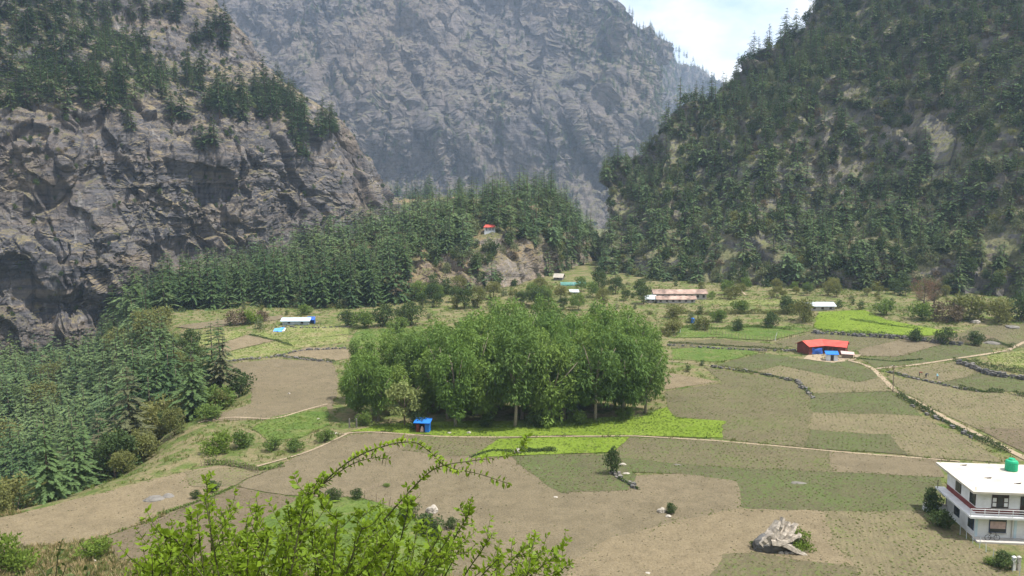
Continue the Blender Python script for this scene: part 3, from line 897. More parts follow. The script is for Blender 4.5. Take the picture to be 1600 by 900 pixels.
def clumpy(seed, H, rx, zlo, nclump, nleaf, rc, L, Wd, hang=0.0, flat=1.0, rad=0.2, nlimb=5, leafm='green_leaf', zb=None, shell=0.55, upright=0.0, bark='bark'):
    """A broad-leaved crown: uneven clumps of leaves spread through an ellipsoid between zlo and H."""
    r = np.random.default_rng(seed)
    zc, rz = (H + zlo) / 2, (H - zlo) / 2
    d = r.normal(size=(nclump, 3))
    d /= np.linalg.norm(d, axis=1)[:, None]
    q = r.uniform(shell, 1.0, nclump) ** 0.8
    c = d * q[:, None] * np.array([rx, rx, rz]) * r.uniform(0.78, 1.12, (nclump, 1)) + np.array([0, 0, zc])
    c[:, 2] = np.maximum(c[:, 2], zlo + 0.2 * rc)
    rcs = rc * r.uniform(0.6, 1.3, nclump)
    per = np.maximum(4, (nleaf * (rcs / rc) ** 2).astype(int))
    idx = np.repeat(np.arange(nclump), per)
    u = r.normal(size=(len(idx), 3))
    u /= np.linalg.norm(u, axis=1)[:, None]
    rr = r.uniform(0.35, 1.0, len(idx)) ** 0.6
    pos = c[idx] + u * (rr * rcs[idx])[:, None] * np.array([1, 1, flat])
    dr_ = u * 0.8 + r.normal(size=(len(idx), 3)) * 0.55 + np.array([0, 0, upright - hang])
    dr_[:, 2] -= hang * r.uniform(0, 1, len(idx))
    Ls = L * r.uniform(0.6, 1.35, len(idx))
    cr_ = leaves(pos, dr_, Ls, Ls * Wd)
    zb = zlo + 0.25 * (H - zlo) if zb is None else zb
    return limbs(r, H * 0.92, zb, nlimb, rx, rad), cr_, leafm, bark

def two(name, spec):                                   # -> (trunk mesh, crown mesh)
    tr, cr_, lm = spec[:3]
    bk = spec[3] if len(spec) > 3 else 'bark'
    return (mesh_np(name + '_trunk', tr[0], [list(f) for f in tr[1]], bk, None, True), mesh_np(name + '_crown', cr_[0], cr_[1], lm))

def one(name, spec):                                   # trunk and crown in one mesh, for the masses
    tr, cr_, lm = spec[:3]
    bk = spec[3] if len(spec) > 3 else 'bark'
    nt = len(tr[0])
    tf = [list(map(int, f)) for f in tr[1]]
    F_ = tf + [[int(i) + nt for i in f] for f in cr_[1]]
    return mesh_np(name, np.vstack([np.asarray(tr[0], float), cr_[0]]), F_, [bk, lm], [0] * len(tf) + [1] * len(cr_[1]))

CON = [conifer(s, 15, rm, 25, 9, 13, b_, lm, sp, pt) for s, rm, b_, lm, sp, pt in
       ((1, 3.9, .08, 'conifer', .0, .8), (2, 3.4, .10, 'conifer', .04, .75), (3, 4.4, .06, 'conifer', .0, .85),
        (4, 3.6, .14, 'conifer_light', .05, .75), (5, 4.2, .05, 'conifer_light', .0, .85), (6, 3.9, .1, 'conifer_dull', .12, .65))]
CONM = [two('conifer', s) for s in CON]
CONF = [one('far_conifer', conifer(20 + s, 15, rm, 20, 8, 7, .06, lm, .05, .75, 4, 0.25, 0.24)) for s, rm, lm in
        ((1, 4.0, 'conifer'), (2, 3.5, 'conifer_lit_tint'), (3, 4.5, 'conifer_lit_tint'), (4, 3.9, 'conifer_light'))]
WIL = [two('willow', clumpy(40 + s, H, rx, 0.9 + (s % 3) * 0.9, 46 + 5 * (s % 4), 135, 1.2, 0.72, 0.16, 0.55, 1.35, 0.34, 7, lm, 5.5, 0.45, 0.0, 'pale_bark')) for s, H, rx, lm in
       ((1, 16.5, 4.1, 'willow'), (2, 18.5, 3.8, 'willow3'), (3, 14.5, 4.6, 'willow2'), (4, 17, 4.2, 'willow3'), (5, 14, 4.4, 'willow2'), (6, 17.5, 4.5, 'willow'), (7, 15.5, 3.8, 'willow3'))]
BRD = [clumpy(60 + s, 8, 3.3, 1.2, 42, 70, 1.0, 0.42, 0.30, 0.1, 0.85, 0.2, 5, lm) for s, lm in
       ((1, 'olive_leaf'), (2, 'green_leaf'), (3, 'dark_leaf'), (4, 'olive_leaf'))]
BRDM = [two('broadleaf', s) for s in BRD]
SHR = [clumpy(80 + s, 2.0, 1.25, 0.05, 26, 60, 0.42, 0.2, 0.3, 0.0, 0.9, 0.05, 5, lm, 0.3, 0.3, 0.3) for s, lm in
       ((1, 'green_leaf'), (2, 'dark_leaf'), (3, 'olive_leaf'), (4, 'bright_leaf'), (5, 'brown_leaf'))]
SHRM = [two('shrub', s) for s in SHR]
# coarser shrubs and small trees for the hillside masses
SCR = [one('scrub', clumpy(100 + s, h, rx, 0.05, 18, 26, 0.42 * rx, 0.26 * rx, 0.32, 0.0, 0.9, 0.07, 3, lm, 0.3, 0.3, 0.25)) for s, h, rx, lm in
       ((1, 3.6, 1.9, 'scrub_leaf'), (2, 3.2, 1.8, 'olive_leaf'), (3, 4.2, 2.0, 'dark_leaf'), (4, 2.8, 1.7, 'brown_leaf'), (5, 4.5, 2.2, 'dark_leaf'), (6, 4.4, 2.1, 'scrub_leaf'))]

def tuft(seed, n, h, wd, lm, spread=0.5):
    r = np.random.default_rng(seed)
    a = r.uniform(0, 6.283, n)
    c = np.column_stack([0.1 * np.cos(a), 0.1 * np.sin(a), np.zeros(n)]) * spread * h * 4
    d = np.column_stack([np.cos(a) * spread, np.sin(a) * spread, r.uniform(0.6, 1.2, n)])
    v, f = leaves(c, d, h * r.uniform(.6, 1.1, n), wd)
    return mesh_np('tuft', v, f, lm)
CROP = [tuft(s, 10, 0.24, 0.075, 'crop_leaf', 0.7) for s in (1, 2, 3)]
GRS = [tuft(s, 12, 0.42, 0.035, lm, 0.5) for s, lm in ((4, 'crop_leaf'), (5, 'bright_leaf'), (6, 'green_leaf'))]
DRY = [tuft(s, 14, 0.6, 0.03, lm, 0.5) for s, lm in ((7, 'dry'), (8, 'dry'), (9, 'olive_leaf'))]

def scatter(name, sources, pts, scl, label, rot=None, tilt=0.0):
    """ONE mass of plants nobody could count."""
    n = len(pts)
    me = bpy.data.meshes.new(name)
    me.vertices.add(n)
    me.vertices.foreach_set('co', np.asarray(pts, np.float32).ravel())
    def attr(nm, tp, key, arr):
        a = me.attributes.new(nm, tp, 'POINT')
        a.data.foreach_set(key, arr.ravel())
    rt = np.column_stack([rng.normal(0, tilt, n), rng.normal(0, tilt, n), rng.uniform(0, 6.283, n)]).astype(np.float32)
    attr('spin', 'FLOAT_VECTOR', 'vector', rt)
    attr('size', 'FLOAT', 'value', np.asarray(scl, np.float32))
    attr('pick', 'INT', 'value', rng.integers(0, len(sources), n).astype(np.int32))
    o = link(name, me, kind='stuff', label=label)
    ng = bpy.data.node_groups.new(name + '_nodes', 'GeometryNodeTree')
    ng.interface.new_socket('Geometry', in_out='INPUT', socket_type='NodeSocketGeometry')
    ng.interface.new_socket('Geometry', in_out='OUTPUT', socket_type='NodeSocketGeometry')
    N, Lk = ng.nodes, ng.links
    gi, go = N.new('NodeGroupInput'), N.new('NodeGroupOutput')
    ip = N.new('GeometryNodeInstanceOnPoints')
    jn = N.new('GeometryNodeJoinGeometry')
    for m in sources:
        src = bpy.data.objects.new(name + '_source', m)
        oi = N.new('GeometryNodeObjectInfo')
        oi.inputs['Object'].default_value = src
        g2 = N.new('GeometryNodeGeometryToInstance')
        Lk.new(oi.outputs['Geometry'], g2.inputs[0])
        Lk.new(g2.outputs[0], jn.inputs[0])
    def named(nm, tp):
        a = N.new('GeometryNodeInputNamedAttribute')
        a.data_type = tp
        a.inputs['Name'].default_value = nm
        return a.outputs[0]
    Lk.new(gi.outputs[0], ip.inputs['Points'])
    Lk.new(jn.outputs[0], ip.inputs['Instance'])
    ip.inputs['Pick Instance'].default_value = True
    Lk.new(named('pick', 'INT'), ip.inputs['Instance Index'])
    Lk.new(named('spin', 'FLOAT_VECTOR'), ip.inputs['Rotation'])
    Lk.new(named('size', 'FLOAT'), ip.inputs['Scale'])
    Lk.new(ip.outputs[0], go.inputs[0])
    md = o.modifiers.new('plants', 'NODES')
    md.node_group = ng
    return o

def spaced(P, dmin, keep=None):                         # thin a random list of points to a minimum distance
    grid, out = {}, []
    for i, p in enumerate(P):
        d = dmin if np.isscalar(dmin) else dmin[i]
        c = (int(p[0] // 8), int(p[1] // 8))
        ok = True
        for a in (-1, 0, 1):
            for b in (-1, 0, 1):
                for q in grid.get((c[0] + a, c[1] + b), ()):
                    if (q[0] - p[0]) ** 2 + (q[1] - p[1]) ** 2 + 0.3 * (q[2] - p[2]) ** 2 < d * d:
                        ok = False
                        break
                if not ok: break
            if not ok: break
        if ok:
            grid.setdefault(c, []).append(p)
            out.append(i)
    return np.array(out, int)

def sample(S, n, flat=True):                            # random points on a grid surface, even in plan (or in area)
    a = S[:-1, 1:] - S[:-1, :-1]
    b = S[1:, :-1] - S[:-1, :-1]
    cr_ = np.cross(a, b)
    w_ = np.abs(cr_[..., 2]) if flat else np.linalg.norm(cr_, axis=2)
    w_ = w_.ravel() + 1e-9
    k = np.searchsorted(np.cumsum(w_) / w_.sum(), rng.random(n))
    k = np.minimum(k, len(w_) - 1)
    i, j = k // (S.shape[1] - 1), k % (S.shape[1] - 1)
    u, v = rng.random((2, n, 1))
    return S[i, j] + (S[i, j + 1] - S[i, j]) * u + (S[i + 1, j] - S[i, j]) * v

def blobs(px, py, E):
    d = np.zeros(px.shape)
    for cx, cy, rx, ry, w_ in E:
        d = np.maximum(d, w_ * sstep(1.25, 0.75, np.sqrt(((px - cx) / rx) ** 2 + ((py - cy) / ry) ** 2)))
    return d

NTREE = [0]
TREES = []
def tree(name, pair, p, size, label, cat, group, rz=None, lean=0.0):
    t = thing(name, label, cat, p, rng.uniform(0, 6.283) if rz is None else rz, size, group)
    if lean: t.rotation_euler = (rng.normal(0, lean), rng.normal(0, lean), t.rotation_euler[2])
    if group: TREES.append((t, group, p))
    link('trunk', pair[0], t)
    link('crown', pair[1], t)
    NTREE[0] += 1
    return t

MASS_CON, MASS_SC, MASS_BR = [], [], []                  # (points, scale) of the countless rest

# --- conifers standing on the near cliff
E = [(60, 45, 70, 40, 1), (120, 40, 50, 40, 1), (40, 140, 60, 40, 1), (130, 115, 60, 50, 1), (185, 95, 40, 30, 1), (225, 100, 20, 30, 1), (110, 155, 50, 30, .9),
     (245, 135, 25, 22, 1), (185, 165, 25, 25, .8), (305, 130, 14, 22, 1), (345, 165, 25, 22, 1), (410, 170, 48, 28, 1), (205, 212, 9, 12, 1), (325, 232, 10, 12, 1),
     (275, 182, 14, 14, 1), (466, 205, 12, 25, 1), (510, 210, 15, 12, 1), (470, 250, 13, 13, .8), (30, 408, 9, 14, 1), (255, 20, 40, 14, .8), (200, 20, 30, 20, .7),
     (-80, 80, 90, 110, .8), (-200, 60, 120, 160, .7), (330, 60, 30, 20, .35)]
P = sample(CLIFF, 26000, False)
x_, y_ = to_px(P)
k = rng.random(len(P)) < blobs(x_, y_, E)
P = P[k]
P = P[spaced(P, 5.1)]
x_, y_ = to_px(P)
keep = (rng.random(len(P)) < .3) | (y_ > 205) | ((x_ > 280) & (rng.random(len(P)) < .75))
for p, a, b, kp_ in zip(P, x_, y_, keep):
    v = CONM[rng.integers(0, 3)]
    if a < -20 or b < 0 or not kp_: MASS_CON.append((p, 1.0)); continue
    if b > 350: lab, g = 'lone conifer clinging to the cliff face low at the left edge', 'conifers low on the cliff face'
    elif a < 280 and b < 205: lab, g = 'dark conifer on the dry grass slope above the near cliff', 'conifers on the grass slope above the near cliff'
    elif a < 380 and b < 205: lab, g = 'dark conifer in the middle of the sloping cliff top', 'conifers in the middle of the sloping cliff top'
    elif b < 205: lab, g = 'dark conifer in the small stand where the near cliff slopes down', 'conifers in the stand on the falling cliff edge'
    else: lab, g = 'dark conifer rooted on a ledge of the bare cliff face', 'conifers on ledges of the cliff face'
    tree('conifer_tree', v, p - np.array([0, 0, 0.4]), rng.uniform(0.85, 1.3), lab, 'tree', g)
P = sample(CLIFF, 30000, False)
x_, y_ = to_px(P)
kz = grid_normals(CLIFF)
dn = 0.10 + 0.5 * sstep(260, 160, y_) * sstep(-0.3, 0.3, fbm(P / 25, 3, 500)) + 0.25 * sstep(0.0, 0.35, fbm(P / 20, 3, 501))
k = rng.random(len(P)) < dn * 0.30
SC_CLIFF = P[k]

# --- distant trees on the great wall
P = sample(FAR, 90000, False)
x_, y_ = to_px(P)
n_ = fbm(P / 70, 4, 510)
dn = 0.16 * sstep(0.12, 0.45, n_) + 0.9 * sstep(985, 1010, x_) * sstep(-0.5, 0.2, n_) + 0.22 * sstep(600, 900, x_) * sstep(0.0, 0.4, n_) \
    + blobs(x_, y_, [(925, 60, 45, 40, .5), (965, 110, 25, 50, .6), (880, 240, 60, 40, .3), (770, 180, 25, 40, .35), (560, 10, 30, 25, .3), (640, 20, 25, 20, .3), (480, 60, 20, 60, .2)])
k = (rng.random(len(P)) < dn * 0.6)
P = P[k]
FARC = P[spaced(P, 7.5)]
P = sample(SPUR, 9000, False)
x_, y_ = to_px(P)
dn = blobs(x_, y_, [(600, 315, 55, 22, 1), (690, 310, 70, 22, 1), (740, 285, 40, 25, .9), (560, 285, 30, 25, .7), (500, 280, 20, 20, .4)])
k = rng.random(len(P)) < dn
P = P[k]
P = P[spaced(P, 7.5)][:26]
for p in P:
    tree('conifer_tree', CONM[rng.integers(0, 3)], p - np.array([0, 0, .5]), rng.uniform(1.0, 1.6), 'haze blue conifer at the foot of the great wall behind the knoll', 'tree', 'haze blue conifers behind the knoll')

# --- the knoll's wood
P = sample(KNOLL, 16000)
x_, y_ = to_px(P)
rock = blobs(x_, y_, [(690, 450, 58, 46, 1), (803, 424, 66, 50, 1), (764, 394, 34, 48, 1), (650, 460, 40, 24, 1)])
dn = 1 - rock
dn *= np.where((x_ > 835) & (y_ > 372), 0.15, 1)
k = rng.random(len(P)) < dn
P = P[k]
P = P[spaced(P, 4.9)]
x_, y_ = to_px(P)
KN = []
for p, a, b in zip(P, x_, y_):
    KN.append((p, a, b))
KN.sort(key=lambda t: t[0][1])
nk = 0
for p, a, b in KN:
    if p[1] > 420 or nk >= 80:
        MASS_CON.append((p, rng.uniform(0.75, 1.2))); continue
    nk += 1
    v = CONM[(0, 1, 2, 0, 1, 2, 3, 4)[rng.integers(0, 8)]]
    if a < 420: lab, g = 'dark green conifer in the tall line along the low left end of the knoll', 'conifers on the low end of the knoll'
    elif a < 640: lab, g = 'dark green conifer in the dense wood on the near slope of the knoll', 'conifers on the near slope of the knoll'
    else: lab, g = 'dark green conifer on the knoll close to its rocky front', 'conifers by the rocky front of the knoll'
    tree('conifer_tree', v, p - np.array([0, 0, .5]), rng.uniform(0.8, 1.4), lab, 'tree', g)
for a, b, d, s_ in ((838, 432, 352, 1.05), (640, 445, 300, 0.8), (868, 378, 362, .8)):
    p = at(a, b, d)
    tree('conifer_tree', CONM[1], p - np.array([0, 0, 1]), s_, {838: 'single tall conifer standing before the rocky front of the knoll', 640: 'short conifer at the left edge of the pale rock outcrop', 868: 'conifer above the dark gully at the right end of the rocks'}[a], 'tree', None)
P = sample(KNOLL, 5000)
x_, y_ = to_px(P)
k = (rng.random(len(P)) < 0.10 + 0.75 * blobs(x_, y_, [(690, 470, 90, 20, .4), (800, 450, 80, 20, .4), (730, 385, 30, 20, .6), (880, 350, 40, 60, .8), (720, 400, 60, 30, .4)]))
SC_KNOLL = P[k & ~((np.abs(x_ - 763) < 20) & (y_ > 340) & (y_ < 385))]

# --- gorge wood below the left-hand fields
n = 9000
X = rng.uniform(-235, -45, n)
Y = rng.uniform(100, 345, n)
s_ = np.interp(Y, EY, EX) - X
Z = G(X, Y)
P = np.column_stack([X, Y, Z])
x_, y_ = to_px(P)
k = (s_ > 3.5) & (x_ > -120) & (Y < 330) & (Z < 0.2)
k &= ~((s_ < 7) & (rng.random(n) < 0.6))
P, s_ = P[k], s_[k]
i = spaced(P, 4.5)
P, s_ = P[i], s_[i]
x_, y_ = to_px(P)
GOR = sorted(zip(P, s_, x_, y_), key=lambda t: t[0][1])
nc = nb_ = 0
for p, s1, a, b in GOR:
    broad = (s1 < 15 and p[1] < 180 and rng.random() < 0.5) or (s1 < 30 and p[1] < 180 and rng.random() < 0.2) or rng.random() < 0.08 or (s1 < 9 and p[1] > 180)
    if a < -20 or p[1] > 300 or (p[1] > 195 and not broad and nc > 60):
        (MASS_BR if broad else MASS_CON).append((p, rng.uniform(0.8, 1.2))); continue
    if broad:
        nb_ += 1
        low = s1 < 10
        tree('broadleaf_tree', BRDM[(0, 2, 3, 2)[rng.integers(0, 4)]], p - np.array([0, 0, .5]), rng.uniform(0.55, 0.8) if low else rng.uniform(1.1, 1.75),
             'low leafy tree on the lip of the gorge under the fields' if low else 'olive leafy tree rising among the conifers of the gorge', 'tree',
             'low trees on the lip of the gorge' if low else 'olive trees among the gorge conifers')
    else:
        nc += 1
        v = CONM[(0, 1, 2, 0, 1, 2, 3, 5)[rng.integers(0, 8)]]
        near = p[1] < 190
        tree('conifer_tree', v, p - np.array([0, 0, .6]), rng.uniform(0.9, 1.45) if near else rng.uniform(0.9, 1.4),
             'tall conifer in the gorge wood below the cliff at the lower left' if near else 'conifer in the farther gorge wood under the foot of the cliff', 'tree',
             'tall conifers in the near gorge wood' if near else 'conifers in the far gorge wood')
print('gorge', nc, nb_)

# --- the willow grove in the middle of the fields
gpoly = np.array([gp(*q)[:2] for q in ((525, 655), (700, 664), (820, 664), (990, 654), (1020, 634), (1022, 604), (990, 585), (900, 578), (760, 580), (640, 602), (540, 625))])
lo, hi = gpoly.min(0), gpoly.max(0)
P = np.column_stack([rng.uniform(lo[0], hi[0], 3000), rng.uniform(lo[1], hi[1], 3000)])
P = P[inside(gpoly, P[:, 0], P[:, 1])]
P = np.column_stack([P, G(P[:, 0], P[:, 1])])
P = P[spaced(P, 5.3)]
fx = [gp(712, 667), gp(805, 668), gp(1008, 646), gp(560, 655), gp(930, 660), gp(860, 665), gp(975, 655)]
P = np.array([q for q in P if np.hypot(*(q[:2] - gp(632, 667)[:2])) > 6.0])
P = np.vstack([[q for q in P if min(np.hypot(*(q[:2] - f[:2])) for f in fx) > 3.2], fx])
x_, y_ = to_px(P)
for j, (p, a, b) in enumerate(zip(P, x_, y_)):
    sz = np.interp(a, [520, 600, 660, 700, 760, 850, 950, 1000, 1040], [0.62, 0.74, 0.84, 0.97, 1.04, 0.98, 1.0, 0.95, 0.82]) * rng.uniform(0.84, 1.1)
    if j == len(P) - 7: lab, g = 'tall willow whose pale trunk shows at the front, near the blue hut', None
    elif j == len(P) - 6: lab, g = 'tall willow with its trunk showing at the middle of the grove front', None
    elif a < 650: lab, g = 'low pale willow at the left end of the grove', 'low willows at the left end of the grove'
    elif p[1] < 152: lab, g = 'tall green willow in the front row of the grove', 'willows in the front row of the grove'
    elif p[1] < 166: lab, g = 'tall green willow standing inside the grove', 'willows inside the grove'
    else: lab, g = 'tall green willow along the back of the grove', 'willows along the back of the grove'
    tree('willow_tree', WIL[rng.integers(0, 7)], p, sz, lab, 'tree', g, lean=0.03)
pale = two('pale_tree', clumpy(95, 8.2, 3.6, 2.0, 34, 60, 0.95, 0.5, 0.3, 0.35, 0.45, 0.2, 5, 'crop_leaf'))
tree('broadleaf_tree', pale, gp(632, 667), 1.0, 'pale green tree with layered foliage in front of the grove', 'tree', None)
print('willows', len(P))

# --- the wooded hillside on the right
P = sample(HILL, 30000)
x_, y_ = to_px(P)
up = (420 - y_) / 420
n_ = fbm(P / 30, 3, 520)
rocks = blobs(x_, y_, [(1205, 378, 36, 14, 1), (1140, 392, 26, 18, 1), (1450, 200, 40, 26, .95), (1480, 235, 30, 26, .95), (1255, 262, 14, 10, .9), (1350, 195, 20, 16, .8),
                       (1462, 270, 14, 20, .8), (1340, 300, 18, 10, .7), (1060, 235, 20, 16, .8), (958, 322, 34, 30, 1), (1540, 240, 30, 20, .7), (1180, 330, 14, 12, .7)])
bare = blobs(x_, y_, [(1450, 230, 110, 70, .6), (1330, 200, 60, 50, .45), (1560, 380, 60, 30, .9), (1500, 430, 60, 40, .6), (1445, 445, 42, 40, 1)])
dn = (0.30 + 0.70 * sstep(0.25, 0.75, up + 0.35 * n_)) * (1 - rocks) * (1 - bare)
k = rng.random(len(P)) < dn
C_ = P[k]
C_ = C_[spaced(C_, 4.9)]
order = np.argsort(C_[:, 1])
x_, y_ = to_px(C_)
ni = 0
for q in order:
    p, a, b = C_[q], x_[q], y_[q]
    if ni < 22 and 940 < a < 1600 and b > 330:
        ni += 1
        tree('conifer_tree', CONM[rng.integers(3, 5)], p - np.array([0, 0, .5]), rng.uniform(0.7, 1.1), 'conifer among the scrub on the lower slope of the right-hand hillside', 'tree', 'conifers on the lower right-hand slope')
    else:
        MASS_CON.append((p, rng.uniform(0.55, 1.2)))
for a, b, sz, lab in ((1338, 432, 1.15, 'large full conifer rising from the scrub at the foot of the hillside'), (1382, 355, 1.2, 'large dark conifer halfway up the lower hillside'),
                      (1398, 480, .85, 'dark conifer beside the bare rusty tree')):
    x2, y2 = to_px(HILL.reshape(-1, 3))
    j = np.argmin((x2 - a) ** 2 + (y2 - b) ** 2 + np.where(HILL.reshape(-1, 3)[:, 1] > 430, 1e6, 0))
    tree('conifer_tree', CONM[2], HILL.reshape(-1, 3)[j] - np.array([0, 0, .5]), sz, lab, 'tree', None)
P = sample(HILL, 26000)
x_, y_ = to_px(P)
k = rng.random(len(P)) < 0.8 * (1 - 1.0 * blobs(x_, y_, [(1205, 385, 40, 20, 1), (1140, 398, 30, 24, 1), (1450, 205, 44, 32, 1), (1480, 240, 34, 32, 1), (1255, 268, 18, 14, 1), (1350, 200, 24, 22, .9), (1462, 275, 18, 26, .9), (1340, 305, 22, 14, .8), (1180, 335, 18, 15, .8), (1060, 240, 24, 20, .8), (1560, 385, 50, 20, .8), (960, 322, 34, 30, .9)]))
P = P[k]
SC_HILL = P[spaced(P, 2.9)]
print('hill', len(C_), len(SC_HILL))

q = np.column_stack([rng.uniform(15, 110, 900), rng.uniform(425, 640, 900)])
q = np.column_stack([q, G(q[:, 0], q[:, 1])])
for p in q[spaced(q, 6.0)]: MASS_CON.append((p, rng.uniform(.7, 1.2)))

# --- countless rest of the woods and scrub
mc = np.array([p for p, s in MASS_CON]); ms = np.array([s for p, s in MASS_CON])
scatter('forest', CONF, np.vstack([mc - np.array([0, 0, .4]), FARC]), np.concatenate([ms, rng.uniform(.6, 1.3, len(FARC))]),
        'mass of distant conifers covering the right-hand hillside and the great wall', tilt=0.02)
scp = np.vstack([SC_HILL, SC_KNOLL])
scatter('undergrowth', SCR, scp - np.array([0, 0, .2]), rng.uniform(0.5, 1.35, len(scp)), 'olive and green scrub covering the hillside and the knoll', tilt=0.1)
scatter('vegetation', [SCR[1], SCR[3], SCR[4], SCR[2]], SC_CLIFF - np.array([0, 0, .1]), rng.uniform(0.25, 0.6, len(SC_CLIFF)), 'low brown scrub growing on the cliff ledges', tilt=0.1)
if MASS_BR:
    b_ = np.array([p for p, s in MASS_BR])
    scatter('woods', [one('far_broadleaf', s) for s in BRD[:2]], b_, np.array([s for p, s in MASS_BR]), 'leafy trees beyond the gorge conifers')

# --- crops, weeds and grass on the plots
pc, pg, pd, cl = [], [], [], []
for o, crop, lift in PLOTS:
    dens = {'crop': 2.6, 'sparse': 1.6, 'weeds': 2.2, 'grass': 4.0, 'tall': 5.0, 'bare': 0.0}.get(crop, 0)
    lo, hi = o.min(0), o.max(0)
    A = np.prod(hi - lo)
    if dens:
        n = int(min(A * dens, 24000))
        q = np.column_stack([rng.uniform(lo[0], hi[0], n), rng.uniform(lo[1], hi[1], n)])
        m = inside(o, q[:, 0], q[:, 1])
        q = q[m]
        m = rng.random(len(q)) < 0.35 + 0.9 * sstep(-0.4, 0.4, fbm(np.column_stack([q / 6, 0 * q[:, :1]]), 3, 530))
        q = q[m]
        if crop in ('crop', 'sparse', 'weeds'):
            an = rng.uniform(-.5, .5)
            ca, sa = math.cos(an), math.sin(an)
            u_, v_ = q[:, 0] * ca + q[:, 1] * sa, -q[:, 0] * sa + q[:, 1] * ca
            u_ = np.round(u_ / .75) * .75 + rng.normal(0, .12, len(u_))
            q = np.column_stack([u_ * ca - v_ * sa, u_ * sa + v_ * ca])
            q = q[inside(o, q[:, 0], q[:, 1])]
        z = G(q[:, 0], q[:, 1]) + lift
        (pg if crop in ('grass', 'tall') else pc).append(np.column_stack([q, z]))
pc, pg = np.vstack(pc), np.vstack(pg)
ed_ = []
for o, crop, lift in PLOTS:
    n = len(o) * 3
    q = o[rng.integers(0, len(o), n)] + rng.normal(0, .3, (n, 2)) + rng.uniform(-.6, .6, (n, 2))
    q = q[rng.random(n) < .25 + .8 * sstep(-.2, .3, fbm(np.column_stack([q / 7, 0 * q[:, :1]]), 2, 545))]
    ed_.append(np.column_stack([q, G(q[:, 0], q[:, 1]) + lift]))
pc = np.vstack([pc] + ed_)
scatter('weeds', CROP, pc, rng.uniform(0.3, 0.72, len(pc)), 'young crop and weeds dotted over the field plots', tilt=0.15)
scatter('grass', GRS, pg, rng.uniform(0.3, 0.75, len(pg)), 'green grass on the meadow plots', tilt=0.15)
print('tufts', len(pc), len(pg))

cl = []
for o, crop, lift in PLOTS:
    if crop in ('grass', 'tall'): continue
    lo, hi = o.min(0), o.max(0)
    n = int(min(np.prod(hi - lo) * (2.4 if crop == 'bare' else 1.2), 22000))
    q = np.column_stack([rng.uniform(lo[0], hi[0], n), rng.uniform(lo[1], hi[1], n)])
    q = q[inside(o, q[:, 0], q[:, 1])]
    q = q[rng.random(len(q)) < .3 + .9 * sstep(-.4, .5, fbm(np.column_stack([q / 4, 0 * q[:, :1]]), 3, 540))]
    cl.append(np.column_stack([q, G(q[:, 0], q[:, 1]) + lift]))
cl = np.vstack(cl)
def clod(seed, mat):
    r = np.random.default_rng(seed)
    V = np.array([(1, 0, 0), (.3, .95, 0), (-.8, .6, 0), (-.8, -.6, 0), (.3, -.95, 0), (.1, .1, .8), (.5, -.3, .5), (-.4, .2, .6)]) * r.uniform(.7, 1.2, (8, 3))
    return mesh_np('clod', V, [[0, 1, 6], [1, 5, 6], [1, 2, 7], [1, 7, 5], [2, 3, 7], [3, 4, 7], [4, 6, 7], [6, 5, 7], [4, 0, 6]], mat)
CLOD = [clod(1, 'tan'), clod(2, 'brown'), clod(3, 'tan_light'), clod(4, 'olive')]
scatter('dirt', CLOD, cl, rng.uniform(.04, .12, len(cl)) * rng.choice([.8, 1, 1.5], len(cl)), 'clods of earth strewn over the tilled plots', tilt=.3)
print('clods', len(cl))

# ================================================================== buildings, walls, stones, people
# --- white two-storey house on the right
hp = gp(1522, 842)
H0 = thing('white_house', 'white two-storey house with flat roof and wrap-round balcony, cut by the right edge', 'house', hp, math.atan2(-0.1, 1.0))
MB().box(0, 11, 0, 8.2, -0.6, 2.95).build('lower_wall', 'white', H0)
MB().box(0, 11, 0, 8.2, 3.2, 6.0).build('upper_wall', 'white', H0)
rf = MB().box(-0.95, 12, -1.05, 9.7, 6.0, 6.27).build('roof_slab', 'roof_white', H0)
MB().box(-0.2, 11.2, 0.3, 8.6, 5.82, 5.998).build('roof_beam', 'white', rf)
MB().add([(-1.15, -1.2, 2.95), (12, -1.2, 2.95), (12, -0.002, 2.95), (-0.002, -0.002, 2.95), (-0.002, 8.9, 2.95), (-1.15, 8.9, 2.95),
          (-1.15, -1.2, 3.2), (12, -1.2, 3.2), (12, -0.002, 3.2), (-0.002, -0.002, 3.2), (-0.002, 8.9, 3.2), (-1.15, 8.9, 3.2)],
         [(5, 4, 3, 0), (3, 2, 1, 0), (6, 9, 10, 11), (6, 7, 8, 9), (0, 1, 7, 6), (1, 2, 8, 7), (3, 4, 10, 9), (4, 5, 11, 10), (5, 0, 6, 11)]).build('balcony', 'white', H0)
MB().box(-0.03, -0.003, -0.03, 8.2, 3.203, 3.85).box(-0.002, 11, -0.03, -0.003, 3.203, 3.85).build('painted_band', 'maroon', H0)
rl = MB()
for z in (3.48, 3.78, 4.08): rl.box(-1.1, 12, -1.14, -1.08, z, z + 0.07)
rail = rl.build('railing', 'white', H0)
for k in range(9): MB().box(-1.1 + 1.6 * k, -1.03 + 1.6 * k, -1.075, -1.0, 3.2, 4.14).build('railing_post', 'white', rail)
MB().box(-1.12, -1.05, 8.3, 8.37, 3.2, 4.3).build('post', 'frame', H0)
for v0 in (1.0, 4.9):
    for z0, fm in ((4.0, 'frame'), (0.85, 'blue_frame')):
        wd = MB().box(-0.07, -0.004, v0 - .75, v0 + .75, z0, z0 + 1.55).build('window', fm, H0)
        for a in (-0.68, 0.03): MB().box(-0.085, -0.072, v0 + a, v0 + a + 0.65, z0 + .08, z0 + 1.46).build('pane', 'glass', wd)
wd = MB().box(1.7, 3.65, -0.08, -0.034, 3.95, 5.65).build('window', 'frame', H0)
MB().box(2.35, 2.98, -0.1, -0.083, 4.05, 5.55).build('pane', 'glass', wd)
